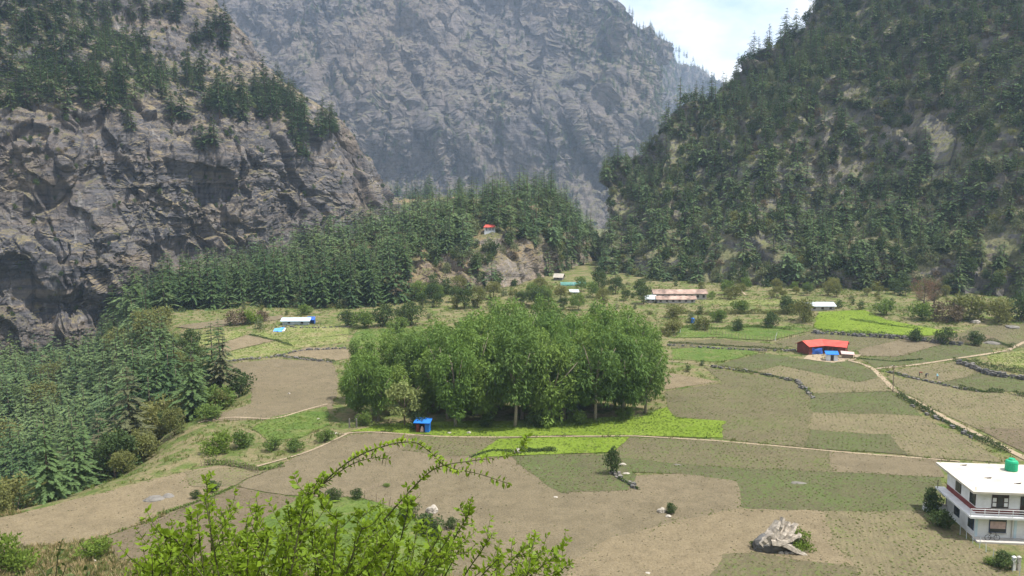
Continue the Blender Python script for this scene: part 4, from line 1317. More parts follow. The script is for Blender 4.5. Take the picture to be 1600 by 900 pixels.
for a in (1.8, 3.12):
    for z in (4.15, 4.75): MB().box(a, a + .42, -0.1, -0.083, z, z + .48).build('shutter_panel', 'white', wd)
dr_ = MB().box(5.0, 5.85, -0.08, -0.034, 3.2, 5.5).build('door', 'frame', H0)
MB().box(5.1, 5.75, -0.1, -0.083, 4.4, 5.35).build('pane', 'glass', dr_)
wd = MB().box(5.95, 7.1, -0.08, -0.034, 3.95, 5.5).build('window', 'white', H0)
MB().box(6.05, 7.0, -0.1, -0.083, 4.05, 5.4).build('pane', 'glass', wd)
wd = MB().box(1.6, 3.6, -0.06, -0.004, 0.85, 2.6).build('window', 'blue_frame', H0)
MB().box(1.7, 3.5, -0.08, -0.063, 1.35, 2.25).build('curtain', 'curtain', wd)
MB().box(1.7, 3.5, -0.08, -0.063, 0.95, 1.34).box(1.7, 3.5, -0.08, -0.063, 2.26, 2.5).build('pane', 'glass', wd)
for a in (0.0, 4.5, 8.6): MB().box(a, a + .3, -0.05, -0.004, 0, 2.94).build('pilaster', 'pale_blue', H0)
MB().box(-0.3, 11.4, -1.5, -0.01, -0.5, 0.22).build('doorstep', 'concrete', H0)
MB().tube([(-.06, 8.0, 0), (-.06, 8.0, 2.9)], .05, 6).tube([(4.2, -.08, 0.25), (4.2, -.08, 2.9)], .05, 6).build('drainpipe', 'grey_wall', H0)
for a, b in ((-.6, -.7), (-.6, 9.3), (5.5, -.7), (5.5, 9.3)): MB().tube([(a, b, 6.27), (a + .03, b, 6.75)], .018, 5).tube([(a + .15, b, 6.27), (a + .12, b + .02, 6.7)], .018, 5).build('starter_bar', 'rust', rf)
for a, z0 in ((1.6, 3.86), (5.9, 3.86), (1.5, .74)): MB().box(a, a + 2.15 if a < 5 else a + 1.25, -.2, -.032, z0, z0 + .08).build('window_sill', 'concrete', H0)
Mh = Matrix.Translation(Vector(hp)) @ Matrix.Rotation(math.atan2(-0.1, 1.0), 4, 'Z')
def hl(x, y, z): return Mh @ Vector((x, y, z))

t = thing('water_tank', 'round green plastic water tank on the flat white roof', 'tank', hl(7.4, 7.3, 6.27), 0.0, 0.92)
prof = [(0.0, 0), (.78, 0), (.8, .08)]
for k in range(5): prof += [(.8, .12 + .24 * k), (.83, .18 + .24 * k), (.83, .26 + .24 * k), (.8, .32 + .24 * k)]
prof += [(.74, 1.42), (.45, 1.56), (.42, 1.58), (.42, 1.7), (.36, 1.74), (0, 1.75)]
V, Fq = [], []
for k in range(20):
    a = 6.2832 * k / 20
    V += [(r_ * math.cos(a), r_ * math.sin(a), z) for r_, z in prof]
np_ = len(prof)
for k in range(20):
    for j in range(np_ - 1):
        a, b = k * np_ + j, ((k + 1) % 20) * np_ + j
        Fq.append((a, b, b + 1, a + 1))
MB().add(V, Fq).build('tank_body', 'tank', t)
MB().tube([(.8, 0, .2), (1.0, 0, .2), (1.0, 0, -.0)], .04, 6).build('outlet_pipe', 'white', t)
for a, b, lab in ((2.2, 8.6, 'small dark pot near the back edge of the white roof'), (3.1, 3.9, 'dark scrap lying in the middle of the white roof'), (5.8, 2.2, 'dark stick lying near the front of the white roof')):
    o = MB().box(-.25, .25, -.06, .08, 0, .06).tube([(-.5, .1, .03), (.5, .25, .05)], .035, 5).build('scrap', 'frame', None)
    o.location = hl(a, b, 6.275)
    tag(o, lab, 'debris')

t = thing('bicycle', 'dark bicycle leaning against the front of the white house', 'bicycle', hl(1.6, -1.0, 0.22), math.atan2(-0.1, 1.0))
def ring(cx, r0, r1, k=18):
    m = MB()
    for q in range(k):
        a0, a1 = 6.2832 * q / k, 6.2832 * (q + 1) / k
        m.tube([(cx + r0 * math.cos(a0), 0, .36 + r0 * math.sin(a0)), (cx + r0 * math.cos(a1), 0, .36 + r0 * math.sin(a1))], r1, 5, False)
    return m
for cx in (-.52, .52):
    wh = ring(cx, .34, .03).build('wheel', 'black', t)
    sp = MB()
    for q in range(8):
        a = 6.2832 * q / 8
        sp.tube([(cx, 0, .36), (cx + .33 * math.cos(a), 0, .36 + .33 * math.sin(a))], .006, 3)
    sp.build('spoke', 'grey_sheet', wh)
MB().tube([(-.52, 0, .36), (-.05, 0, .34), (.38, 0, .78), (-.2, 0, .8), (-.05, 0, .34)], .022, 6).tube([(-.52, 0, .36), (-.2, 0, .8), (-.24, 0, .92)], .018, 6).tube([(.52, 0, .36), (.36, 0, .95)], .022, 6).build('frame', 'frame', t)
MB().tube([(.3, -.25, .98), (.36, 0, .96), (.3, .25, .98)], .018, 6).build('handlebar', 'black', t)
MB().box(-.38, -.12, -.07, .07, .9, .97).build('saddle', 'black', t)

t = thing('garden_wall', 'low white wall stub behind the white house, by the dark bush', 'wall', gp(1443, 800))
q = np.array(gp(1482, 803)) - gp(1443, 800)
MB().hexa([(0, 0, -.5), (q[0], q[1], -.5), (q[0], q[1] + .3, -.5), (0, .3, -.5), (0, 0, 1.05), (q[0], q[1], 1.05), (q[0], q[1] + .3, 1.05), (0, .3, 1.05)]).build('wall_body', 'white', t)
MB().hexa([(-.05, -.05, 1.052), (q[0] + .05, q[1] - .05, 1.052), (q[0] + .05, q[1] + .35, 1.052), (-.05, .35, 1.052), (-.05, -.05, 1.13), (q[0] + .05, q[1] - .05, 1.13), (q[0] + .05, q[1] + .35, 1.13), (-.05, .35, 1.13)]).build('coping', 'concrete', t)

def fence(name, pix, label, step, hgt, rad, pm, wires=(), jitter=0.15):
    P = smooth_line(pix, step)
    t = thing(name, label, 'fence', (*P[0], float(G(*P[0]))))
    o0 = np.array([*P[0], float(G(*P[0]))])
    top = []
    for p in P:
        z = float(G(p[0], p[1]))
        q = np.array([p[0], p[1], z]) - o0
        a, b = rng.normal(0, jitter * .5, 2)
        h = hgt * rng.uniform(.85, 1.15)
        MB().tube([q + (0, 0, -.2), q + (a * .5, b * .5, h * .5), q + (a, b, h)], [rad * 1.1, rad, rad * .85], 5).build('post', pm, t)
        top.append((q, a, b, h))
    for w_ in wires:
        MB().tube([q + np.array([a * w_, b * w_, hgt * w_]) for q, a, b, h in top], 0.012, 3).build('wire', 'wood', t)
    return t
fence('wire_fence', [(1500, 838), (1530, 858), (1560, 878), (1592, 902)], 'thin post and wire fence running in front of the white house', 1.1, 1.2, .035, 'grey_sheet', (.4, .75, .95))
fence('wire_fence', [(570, 780), (590, 785), (628, 800), (665, 816), (700, 840)], 'row of thin stakes with wire beside the green meadow', 2.3, 1.35, .045, 'wood', (.5, .9))
fence('wattle_fence', [(315, 729), (345, 727), (375, 732), (402, 740)], 'dark wattle fence of upright sticks at the head of the left field', .42, 1.1, .05, 'wood', (.3, .7), .1)
fence('stick_fence', [(212, 838), (250, 815), (290, 797)], 'dry stick fence between the two left fields', .9, 0.7, .03, 'wood', (.6,), .25)
fence('picket_fence', [(1092, 519), (1150, 530), (1200, 534), (1235, 530), (1268, 520)], 'long stake fence around the garden left of the red-roofed house', 1.0, 1.5, .045, 'wood', (.35, .8), .12)
fence('stick_fence', [(575, 768), (590, 762), (606, 757)], 'pale dry branches piled as a short fence in the tan field', .8, .5, .03, 'wood', (.5, .9), .3)

for k, (a, b) in enumerate(((1583, 892), (1591, 892))):
    p = gp(a, b)
    o = MB().box(-.16, .16, -.16, .16, -.3, 1.55).add([(-.2, -.2, 1.552), (.2, -.2, 1.552), (.2, .2, 1.552), (-.2, .2, 1.552), (0, 0, 1.72)], [(0, 3, 2, 1), (0, 1, 4), (1, 2, 4), (2, 3, 4), (3, 0, 4)]).build('gate_post', 'white' if k == 0 else 'concrete')
    o.location = p
    tag(o, ('white gate post in the bottom right corner' if k == 0 else 'grey gate post beside the white one in the bottom right corner'), 'post')
for k, (a, b) in enumerate(((546, 668), (557, 668))):
    o = MB().tube([(0, 0, -.3), (.03, 0, .8), (.0, .04, 1.7)], [.17, .15, .13], 7).build('gate_post', 'stone')
    o.location = gp(a, b)
    tag(o, ('left' if k == 0 else 'right') + ' one of two grey posts at the left end of the grove', 'post', 'grey gate posts by the grove')

# --- red-roofed house in the fields
def gable(parent, A, D, length, half, wall, ridge, wm, rm, over=0.35, thick=0.09, extend=0.0, wname='wall'):
    """Gabled wing: starts at A, runs along unit direction D."""
    D = np.array([*D, 0.0]); D /= np.linalg.norm(D)
    Nn = np.array([-D[1], D[0], 0])
    A = np.asarray(A, float)
    Z = np.array([0, 0, 1.0])
    a, b = A - D * extend, A + D * length
    V = [a - Nn * half - Z * .4, b - Nn * half - Z * .4, b + Nn * half - Z * .4, a + Nn * half - Z * .4, a - Nn * half + Z * wall, b - Nn * half + Z * wall, b + Nn * half + Z * wall, a + Nn * half + Z * wall, a + Z * ridge, b + Z * ridge]
    w_ = MB().add(V, [(0, 3, 2, 1), (0, 1, 5, 4), (2, 3, 7, 6), (1, 2, 6, 9, 5), (3, 0, 4, 8, 7)]).build(wname, wm, parent)
    sl_ = (ridge - wall) / half
    a2, b2 = a - D * (over if not extend else 0), b + D * over
    h2 = half + over
    for sg, nm in ((-1, 'roof'), (1, 'roof')):
        e = Nn * sg * h2 + Z * (ridge + 0.03 - sl_ * h2)
        top = Z * (ridge + 0.03)
        up = Z * thick
        MB().hexa([a2 + top, b2 + top, b2 + e, a2 + e, a2 + top + up, b2 + top + up, b2 + e + up, a2 + e + up]).build(nm, rm, parent)
    return w_, D, Nn

rp = gp(1288, 553)
RH = thing('red_house', 'dark red house with bright red bent roof standing in the fields', 'house', rp)
for D, ln in (((-0.93, -0.36), 6.0), ((0.86, -0.5), 6.2)):
    w_, D3, N3 = gable(RH, (0, 2.2, 0), D, ln, 2.3, 2.35, 3.35, 'red_wall', 'red_roof', .4, .08, 0.6)
    sg = 1 if D[0] < 0 else -1
    c = np.array([0, 2.2, 0]) + D3 * (ln * .62) + N3 * sg * 2.32
    e1, e2 = c - D3 * 0.5, c + D3 * 0.5
    o_ = N3 * sg * 0.05
    dr_ = MB().hexa([e1, e2, e2 + o_, e1 + o_, e1 + (0, 0, 1.9), e2 + (0, 0, 1.9), e2 + o_ + (0, 0, 1.9), e1 + o_ + (0, 0, 1.9)]).build('door', 'frame', RH)
    for f_ in (.25, .42):
        c = np.array([0, 2.2, .9]) + D3 * (ln * f_) + N3 * sg * 2.32
        e1, e2 = c - D3 * 0.35, c + D3 * 0.35
        wd = MB().hexa([e1, e2, e2 + o_, e1 + o_, e1 + (0, 0, .9), e2 + (0, 0, .9), e2 + o_ + (0, 0, .9), e1 + o_ + (0, 0, .9)]).build('window', 'frame', RH)
yd = outline([(1255, 562), (1262, 556), (1300, 553), (1345, 556), (1335, 564), (1300, 568)], 1.0, .5)
v, e, f, *_ = delaunay_2d_cdt([Vector(p) for p in yd], [(i, (i + 1) % len(yd)) for i in range(len(yd))], [], 1, 1e-4)
v = np.array([(a[0], a[1]) for a in v])
link('yard_ground', mesh_np('yard', np.column_stack([v, G(v[:, 0], v[:, 1]) + .18]), [list(q) for q in f], 'path'), kind='structure')

def sheet(name, P, label, cat, mat, sag=0.25, group=None):
    """A hanging or heaped cloth: grid between four corner points with folds and real thickness."""
    P = [np.asarray(p, float) for p in P]
    n = 9
    u = np.linspace(0, 1, n)
    S_ = np.array([[(P[0] * (1 - a) + P[1] * a) * (1 - b) + (P[3] * (1 - a) + P[2] * a) * b for a in u] for b in u])
    nn = np.cross(P[1] - P[0], P[3] - P[0]); nn /= np.linalg.norm(nn)
    S_ = S_ + nn * (sag * fbm(S_ * 0.9 + rng.uniform(0, 50), 3, 600))[..., None]
    S_[..., 2] -= 0.25 * sag * (4 * u * (1 - u))[None, :]
    S2 = S_ + nn * 0.03
    V = np.vstack([S_.reshape(-1, 3), S2.reshape(-1, 3)])
    f1_ = grid_faces(n, n)
    F_ = [list(map(int, q[::-1])) for q in f1_] + [list(map(int, q + n * n)) for q in f1_]
    o0 = V.mean(0) * np.array([1, 1, 0]) + np.array([0, 0, V[:, 2].min()])
    o = link(name, mesh_np(name, V - o0, F_, mat, None, True), None, o0)
    return tag(o, label, cat, group)
b0 = rp + np.array([-3.9, -1.75, 0])
sheet('tarpaulin', [b0 + (-.1, 0, .25), b0 + (2.9, .5, .25), b0 + (2.8, .6, 1.75), b0 + (0, .2, 1.95)], 'dark blue tarpaulin hung along the front of the red-roofed house', 'tarpaulin', 'tarp', .35)
BS = thing('blue_shed', 'small shed with blue sloping roof in front of the red-roofed house', 'shed', gp(1299, 565))
MB().hexa([(-1.2, 0, -.3), (1.3, -.4, -.3), (1.9, 1.5, -.3), (-.8, 1.8, -.3), (-1.2, 0, 1.75), (1.3, -.4, 1.75), (1.9, 1.5, 2.1), (-.8, 1.8, 2.1)]).build('wall', 'white', BS)
MB().hexa([(1.303, -.42, 0), (1.33, -.42, 0), (1.93, 1.5, 0), (1.903, 1.5, 0), (1.303, -.42, 1.7), (1.33, -.42, 1.7), (1.93, 1.5, 2.0), (1.903, 1.5, 2.0)]).build('side_panel', 'blue', BS)
MB().hexa([(-1.6, -.35, 1.78), (1.55, -.75, 1.78), (2.2, 1.75, 2.2), (-1.0, 2.1, 2.2), (-1.6, -.35, 1.86), (1.55, -.75, 1.86), (2.2, 1.75, 2.28), (-1.0, 2.1, 2.28)]).build('roof', 'blue', BS)
MB().hexa([(-.3, -.17, 0), (.45, -.29, 0), (.45, -.24, 0), (-.3, -.12, 0), (-.3, -.17, 1.6), (.45, -.29, 1.6), (.45, -.24, 1.6), (-.3, -.12, 1.6)]).build('door', 'frame', BS)
b0 = gp(1318, 561)
ST = thing('lean_to', 'pale sheet lean-to against the right end of the red-roofed house', 'shed', b0)
MB().hexa([(-.6, 0, 1.25), (2.6, -.4, 1.1), (3.1, 1.2, 1.5), (-.2, 1.6, 1.75), (-.6, 0, 1.31), (2.6, -.4, 1.16), (3.1, 1.2, 1.56), (-.2, 1.6, 1.81)]).build('roof', 'curtain', ST)
MB().hexa([(-.2, .3, -.2), (2.4, -.1, -.2), (2.8, 1.1, -.2), (0, 1.4, -.2), (-.2, .3, 1.2), (2.4, -.1, 1.05), (2.8, 1.1, 1.45), (0, 1.4, 1.7)]).build('wall', 'wood', ST)
for k in range(4): MB().tube([(-.5 + 1.0 * k, -.1 - .12 * k, -.1), (-.5 + 1.0 * k, -.1 - .12 * k, 1.25 - .04 * k)], .06, 5).build('post', 'wood', ST)

# --- long rusty-roofed houses at the foot of the hillside
def long_house(px, py, D, ln, half, wall, ridge, label, wm='grey_wall', rm='rust', nwin=8):
    p = gp(px, py)
    t = thing('long_house', label, 'house', p)
    w_, D3, N3 = gable(t, (0, half, 0), D, ln, half, wall, ridge, wm, rm, .5, .08)
    for k in range(nwin):
        c = np.array([0, half, wall * .35]) + D3 * ln * (k + .5) / nwin - N3 * (half + .02)
        e1, e2 = c - D3 * .4, c + D3 * .4
        o_ = -N3 * .04
        MB().hexa([e1, e2, e2 + o_, e1 + o_, e1 + (0, 0, wall * .4), e2 + (0, 0, wall * .4), e2 + o_ + (0, 0, wall * .4), e1 + o_ + (0, 0, wall * .4)]).build('window' if k % 3 else 'door', 'frame', t)
    return t
long_house(1022, 469, (1, 0.02), 19.0, 2.6, 2.4, 3.5, 'long grey house with rusty roof, the rear one of two below the hillside', nwin=9)
long_house(1027, 474, (1, 0.02), 13.5, 1.9, 1.5, 2.3, 'shorter rusty-roofed house in front of the long rear one', nwin=6)
long_house(1010, 473, (1, -.1), 3.2, 1.7, 1.5, 2.5, 'small pale hut with white roof at the left end of the rusty-roofed houses', 'grey_wall', 'grey_sheet', 2)
long_house(1266, 486, (1, .0), 8.0, 2.3, 1.7, 2.6, 'small stone hut with pale grey roof above the bright green field', 'grey_wall', 'grey_sheet', 3)
long_house(441, 508, (1, .03), 8.0, 1.7, 1.35, 1.95, 'long low shed with pale blue-white sheet roof at the left meadow', 'grey_sheet', 'pale_blue', 2)
long_house(868, 438, (1, -.3), 3.4, 2.2, 1.4, 2.6, 'small grey stone hut in the side valley behind the grove', 'stone', 'pale_stone', 1)
long_house(891, 460, (1, .1), 2.8, 1.2, 1.0, 1.6, 'tiny white-roofed hut half hidden by trees behind the grove', 'grey_wall', 'grey_sheet', 1)

b0 = gp(478, 507)
t = thing('tarp_shelter', 'dark blue tarpaulin shelter beside the pale shed', 'shelter', b0)
MB().hexa([(0, 0, 1.3), (2.7, 0, 1.3), (2.6, 1.8, 2.1), (.1, 1.8, 2.1), (0, 0, 1.35), (2.7, 0, 1.35), (2.6, 1.8, 2.15), (.1, 1.8, 2.15)]).build('roof', 'tarp', t)
MB().box(.1, .16, .1, 1.7, -.1, 1.4).box(2.5, 2.56, .1, 1.7, -.1, 1.4).box(.165, 2.495, 1.65, 1.7, -.1, 1.9).build('wall', 'tarp', t)
b0 = gp(426, 519)
sheet('tarpaulin', [b0 + (0, 0, .1), b0 + (2.6, -.2, .1), b0 + (3.0, 2.4, .9), b0 + (.2, 2.2, .8)], 'light blue tarpaulin heaped on the grass below the pale shed', 'tarpaulin', 'bright_tarp', .5)
b0 = gp(436, 518)
sheet('tarpaulin', [b0 + (0, 0, .1), b0 + (1.6, 0, .1), b0 + (1.7, 1.4, .7), b0 + (0, 1.3, .6)], 'whitish sheet heaped next to the light blue tarpaulin', 'tarpaulin', 'white', .4)
b0 = gp(876, 447)
t = thing('net_tunnel', 'low teal net tunnel on the terrace behind the grove', 'net', b0)
V = []
for k in range(7):
    for j in range(7):
        a = math.pi * j / 6
        V.append((k * 1.7, 1.8 - 1.8 * math.cos(a), .2 + (1.2 + .9 * (k == 5) + .5 * (k == 6)) * math.sin(a)))
MB().add(V, [(k * 7 + j, (k + 1) * 7 + j, (k + 1) * 7 + j + 1, k * 7 + j + 1) for k in range(6) for j in range(6)]).build('netting', 'teal', t, True)
for k in (0, 3, 6): MB().tube([np.array(V[k * 7 + j]) * (1, 1, 1.03) for j in range(7)], .04, 5).build('hoop', 'grey_sheet', t)
t = thing('water_barrel', 'bright blue barrel on the bank below the rusty-roofed houses', 'barrel', gp(1082, 505))
MB().tube([(0, 0, 0), (0, 0, .1), (0, 0, .55), (0, 0, 1.0), (0, 0, 1.5), (0, 0, 1.55)], [.5, .56, .6, .6, .56, .5], 14).build('barrel_body', 'blue', t)
MB().tube([(0, 0, 1.552), (0, 0, 1.64)], .3, 12).build('lid', 'blue', t)

# --- white shrine-like house with red roof on the knoll
KF = KNOLL.reshape(-1, 3)
x_, y_ = to_px(KF)
j = np.nonzero((np.abs(x_ - 763) < 4) & (np.abs(y_ - 361) < 4))[0]
kp = KF[j[np.argmin(KF[j, 1])]] + np.array([0, 1.0, 0.9])
CH = thing('hill_house', 'small white house with red roof and pillared porch up on the knoll', 'house', kp, 0.0, 0.8)
MB().box(-2.8, 2.8, .9, 4.0, -3, 2.1).build('wall', 'white', CH)
MB().box(-2.9, 2.9, -.6, .9, -3, .2).build('terrace', 'white', CH)
for k in range(5): MB().box(-2.8 + 1.32 * k, -2.5 + 1.32 * k, -.4, -.1, .2, 2.05).build('pillar', 'white', CH)
for k in range(3): MB().box(-2.0 + 1.5 * k, -1.1 + 1.5 * k, .85, .898, .3, 1.8).build('window', 'frame', CH)
MB().add([(-3.4, -.9, 2.06), (3.4, -.9, 2.06), (3.4, 4.4, 2.06), (-3.4, 4.4, 2.06), (-2.3, 1.75, 3.4), (2.3, 1.75, 3.4), (-3.4, -.9, 2.14), (3.4, -.9, 2.14), (3.4, 4.4, 2.14), (-3.4, 4.4, 2.14)],
         [(0, 3, 2, 1), (6, 7, 5, 4), (7, 8, 5), (8, 9, 4, 5), (9, 6, 4), (0, 1, 7, 6), (1, 2, 8, 7), (2, 3, 9, 8), (3, 0, 6, 9)]).build('roof', 'red_roof', CH)

# --- blue hut at the grove
bp = gp(660, 677)
BH = thing('blue_hut', 'small blue hut with open dark front at the edge of the grove', 'hut', bp, R(-8))
MB().box(-1.2, 1.2, 1.3, 1.4, 0, 1.9).box(-1.2, -1.12, .0, 1.3, .0, 1.75).build('wall', 'red_wall', BH)
MB().box(.45, 1.2, .0, .08, 0.02, 1.75).box(1.12, 1.2, .08, 1.3, 0.02, 1.75).build('side_panel', 'blue', BH)
MB().hexa([(-1.5, -.5, 1.8), (1.5, -.5, 1.8), (1.45, 1.7, 2.15), (-1.45, 1.7, 2.15), (-1.5, -.5, 1.9), (1.5, -.5, 1.9), (1.45, 1.7, 2.25), (-1.45, 1.7, 2.25)]).build('roof', 'blue', BH)
MB().box(-1.2, -.55, .0, .05, .02, 1.6).build('door', 'red_wall', BH)
MB().box(-1.15, 1.15, .09, 1.29, -.2, .06).build('floor_board', 'wood', BH)
V, Fq = tube([(0, 0, 0), (0, 0, .2), (.03, 0, .6), (.0, 0, .9), (.0, 0, 1.05)], [.3, .36, .28, .2, .06], 10)
o = link('cloth_bundle', mesh_np('bundle', V, [list(f) for f in Fq], 'pink', None, True), None, bp + np.array([-.1, .3, .07]))
tag(o, 'pale pink bundle in the doorway of the blue hut', 'bundle')

# --- pole
p = gp(1395, 614)
t = thing('utility_pole', 'slim wooden pole beside the path bend right of the red-roofed house', 'pole', p)
MB().tube([(0, 0, -.5), (-.02, 0, 3), (-.1, 0, 6.0)], [.11, .09, .07], 7).build('shaft', 'wood', t)
MB().box(-.5, .35, -.04, .04, 5.6, 5.7).build('crossbar', 'wood', t)
for a in (-.45, .28): MB().tube([(a, 0, 5.7), (a, 0, 5.85)], .04, 6).build('insulator', 'white', t)
for a, b, lab in ((1211, 532, 'white leaning stake at the corner of the garden fence'), (1062, 521, 'pale stake standing at the edge of the far garden')):
    o = MB().tube([(0, 0, -.2), (.2, 0, 1.2), (.5, 0, 2.4)], [.09, .08, .06], 6).build('stake', 'white')
    o.location = gp(a, b)
    tag(o, lab, 'stake')

# --- stones
def rock_mesh(seed, sub=3, amp=0.35, mat='stone', flat=1.0):
    bm = bmesh.new()
    bmesh.ops.create_icosphere(bm, subdivisions=sub, radius=1.0)
    V = np.array([v.co for v in bm.verts])
    c, _ = cells(V * 1.1 + seed * 3.1, seed)
    d = 1 + amp * fbm(V * 1.3 + seed * 7.7, 3, seed) + amp * 0.5 * (c - .5)
    V = V * d[:, None] * np.array([1, 1, flat])
    for v, q in zip(bm.verts, V): v.co = q
    me = bpy.data.meshes.new('rock')
    bm.to_mesh(me); bm.free()
    me.materials.append(M[mat])
    return me
RK = [rock_mesh(s, 3, .4, m, f) for s, m, f in ((1, 'stone', .7), (2, 'pale_stone', .6), (3, 'stone', .55), (4, 'pale_stone', .75), (5, 'dark_stone', .7))]
def rock(px, py, size, v, label, sq=(1, 1, 1), lift=0.05):
    p = gp(px, py)
    o = link('stone', RK[v], None, p + np.array([0, 0, size * lift]), rng.uniform(-.3, .3), (size * sq[0], size * sq[1], size * sq[2]))
    return tag(o, label, 'stone')
rock(240, 783, 1.15, 0, 'large flat grey boulder in the tan left field', (1.1, .8, .55))
rock(262, 777, .85, 2, 'grey stone touching the large flat boulder in the left field', (1.1, .9, .6))
rock(676, 802, .75, 3, 'pale squarish stone beside the stakes in the tan field', (1, 1, 1.1), .4)
rock(808, 709, .6, 1, 'pale upright stone at the left end of the dark hedge', (.9, .9, 1.6), .5)
rock(1034, 801, .55, 3, 'white boulder in the tan field with a shrub beside it', (1, .9, .9), .4)
rock(1044, 808, .35, 1, 'smaller white stone under the white boulder in the tan field', (1, 1, .9), .3)
rock(702, 678, .3, 1, 'white stone on the green strip right of the blue hut', (1.2, 1, .9), .3)
rock(733, 678, .35, 3, 'second white stone on the green strip, farther right of the hut', (1.1, 1, 1), .3)
rock(1246, 756, .95, 2, 'long flat pale stone lying in the dark olive field', (1.3, .5, .3))
rock(1058, 727, .45, 2, 'flat pale stone in the weedy field behind the stone row', (1.3, .6, .4))
rock(972, 727, .6, 3, 'pale stone right behind the dark bush in the field', (1.2, .7, .6))
rock(978, 741, .5, 1, 'pale stone at the bend of the stone row', (1.2, .7, .6))
rock(868, 779, .3, 1, 'small white stone in the middle of the tan field', (1.2, 1, .6))
rock(842, 733, .25, 1, 'small white stone in the dark olive plot', (1.2, 1, .6))
rock(1525, 505, 1.0, 3, 'round pale boulder before the shrubs at the far right', (1.3, 1, .8), .3)
rock(1550, 537, 1.5, 0, 'low grey boulder in the far right field', (1.4, 1, .5))
rock(1580, 512, 1.6, 2, 'grey boulder by the bank at the right edge', (1.4, 1, .6))
rock(1012, 897, .3, 1, 'small pale stone at the bottom edge of the tan field', (1.2, 1, .6))
rock(710, 872, .25, 3, 'white stone at the edge of the meadow above the shrub', (1.2, 1, .6))
rock(148, 878, .22, 3, 'white stone below the green bush at the lower left', (1, 1, .9), .5)
rock(497, 655, .3, 1, 'white stone on the dark verge left of the grove', (1, 1, .8))
rock(452, 616, .3, 3, 'tiny white stone in the large left field', (1, 1, 1.2))
rock(342, 583, .28, 1, 'white stone near the lip of the left field', (1, 1, 1.3))
rock(522, 678, .6, 1, 'pale flat stone at the corner of path and grove', (1.5, .7, .5))

# --- weathered split boulder in the near field
bp2 = gp(1222, 864)
t = thing('split_boulder', 'huge split boulder with pale weathered slabs over a dark hollow in the near field', 'boulder', bp2)
def lump(seed, c, s_, mat, name, amp=.3, rot=0.0, sub=3):
    me = rock_mesh(seed, sub, amp, mat)
    o = link(name, me, t, c, rot, s_)
    return o
lump(31, (-.9, .9, .55), (2.3, 1.3, 1.25), 'dark_stone', 'base_rock')
lump(32, (-2.2, .5, .4), (1.0, .9, 1.1), 'dark_stone', 'base_rock')
lump(33, (.8, 1.4, .7), (1.9, 1.1, 1.2), 'stone', 'base_rock')
lump(36, (-.2, 1.1, 1.5), (1.7, .9, 1.35), 'weathered', 'upper_rock', .4)
def slab(p, q, w_, th, name='slab', mat='weathered'):
    p, q = np.array(p, float), np.array(q, float)
    d = q - p
    n_ = np.cross(d, (0, 1, 0)); n_ /= np.linalg.norm(n_)
    s_ = np.cross(d, n_); s_ /= np.linalg.norm(s_)
    j = lambda a: rng.uniform(-a, a, 3)
    K = 7
    V, F_ = [], []
    for k in range(K):
        f_ = k / (K - 1)
        c = p + d * f_ + j(.06)
        ww = 1.25 * w_ * (1 - .35 * f_ ** 3) * rng.uniform(.8, 1.1)
        tt = th * (1 - .6 * f_)
        V += [c - s_ * ww - n_ * tt, c + s_ * ww - n_ * tt * rng.uniform(.3, 1), c + s_ * ww * .8 + n_ * tt, c - s_ * ww * .5 + n_ * tt * rng.uniform(.7, 1.3)]
    for k in range(K - 1):
        for e_ in range(4):
            F_.append((k * 4 + e_, k * 4 + (e_ + 1) % 4, (k + 1) * 4 + (e_ + 1) % 4, (k + 1) * 4 + e_))
    F_ += [(3, 2, 1, 0), tuple((K - 1) * 4 + e_ for e_ in range(4))]
    MB().add(V, F_).build(name, mat, t)
for a in (((-1.9, .5, .8), (-.2, 1.5, 3.3), .95, .32), ((-1.2, .35, 1.0), (.35, 1.2, 3.75), .6, .28), ((-.7, .4, 1.2), (1.0, 1.4, 3.1), .8, .26), ((.0, .5, 1.2), (2.0, 1.6, 2.9), .75, .24),
          ((-.2, .9, 1.0), (1.6, 2.0, 2.5), .8, .3), ((-.9, .05, 1.5), (2.7, -.5, -.1), .6, .34), ((-1.4, .0, 1.3), (.7, .1, 1.5), .75, .36), ((-2.5, .3, .9), (-1.2, .2, 2.3), .55, .34), ((.2, .2, 1.3), (2.3, .9, 1.9), .55, .26)):
    slab(*a)
for a, z in ((-.3, .12), (.4, .1), (1.1, .1)): lump(35, (a, -.35, z), (.45, .3, .2), 'pale_stone', 'slab', .3, a * 3, 2)

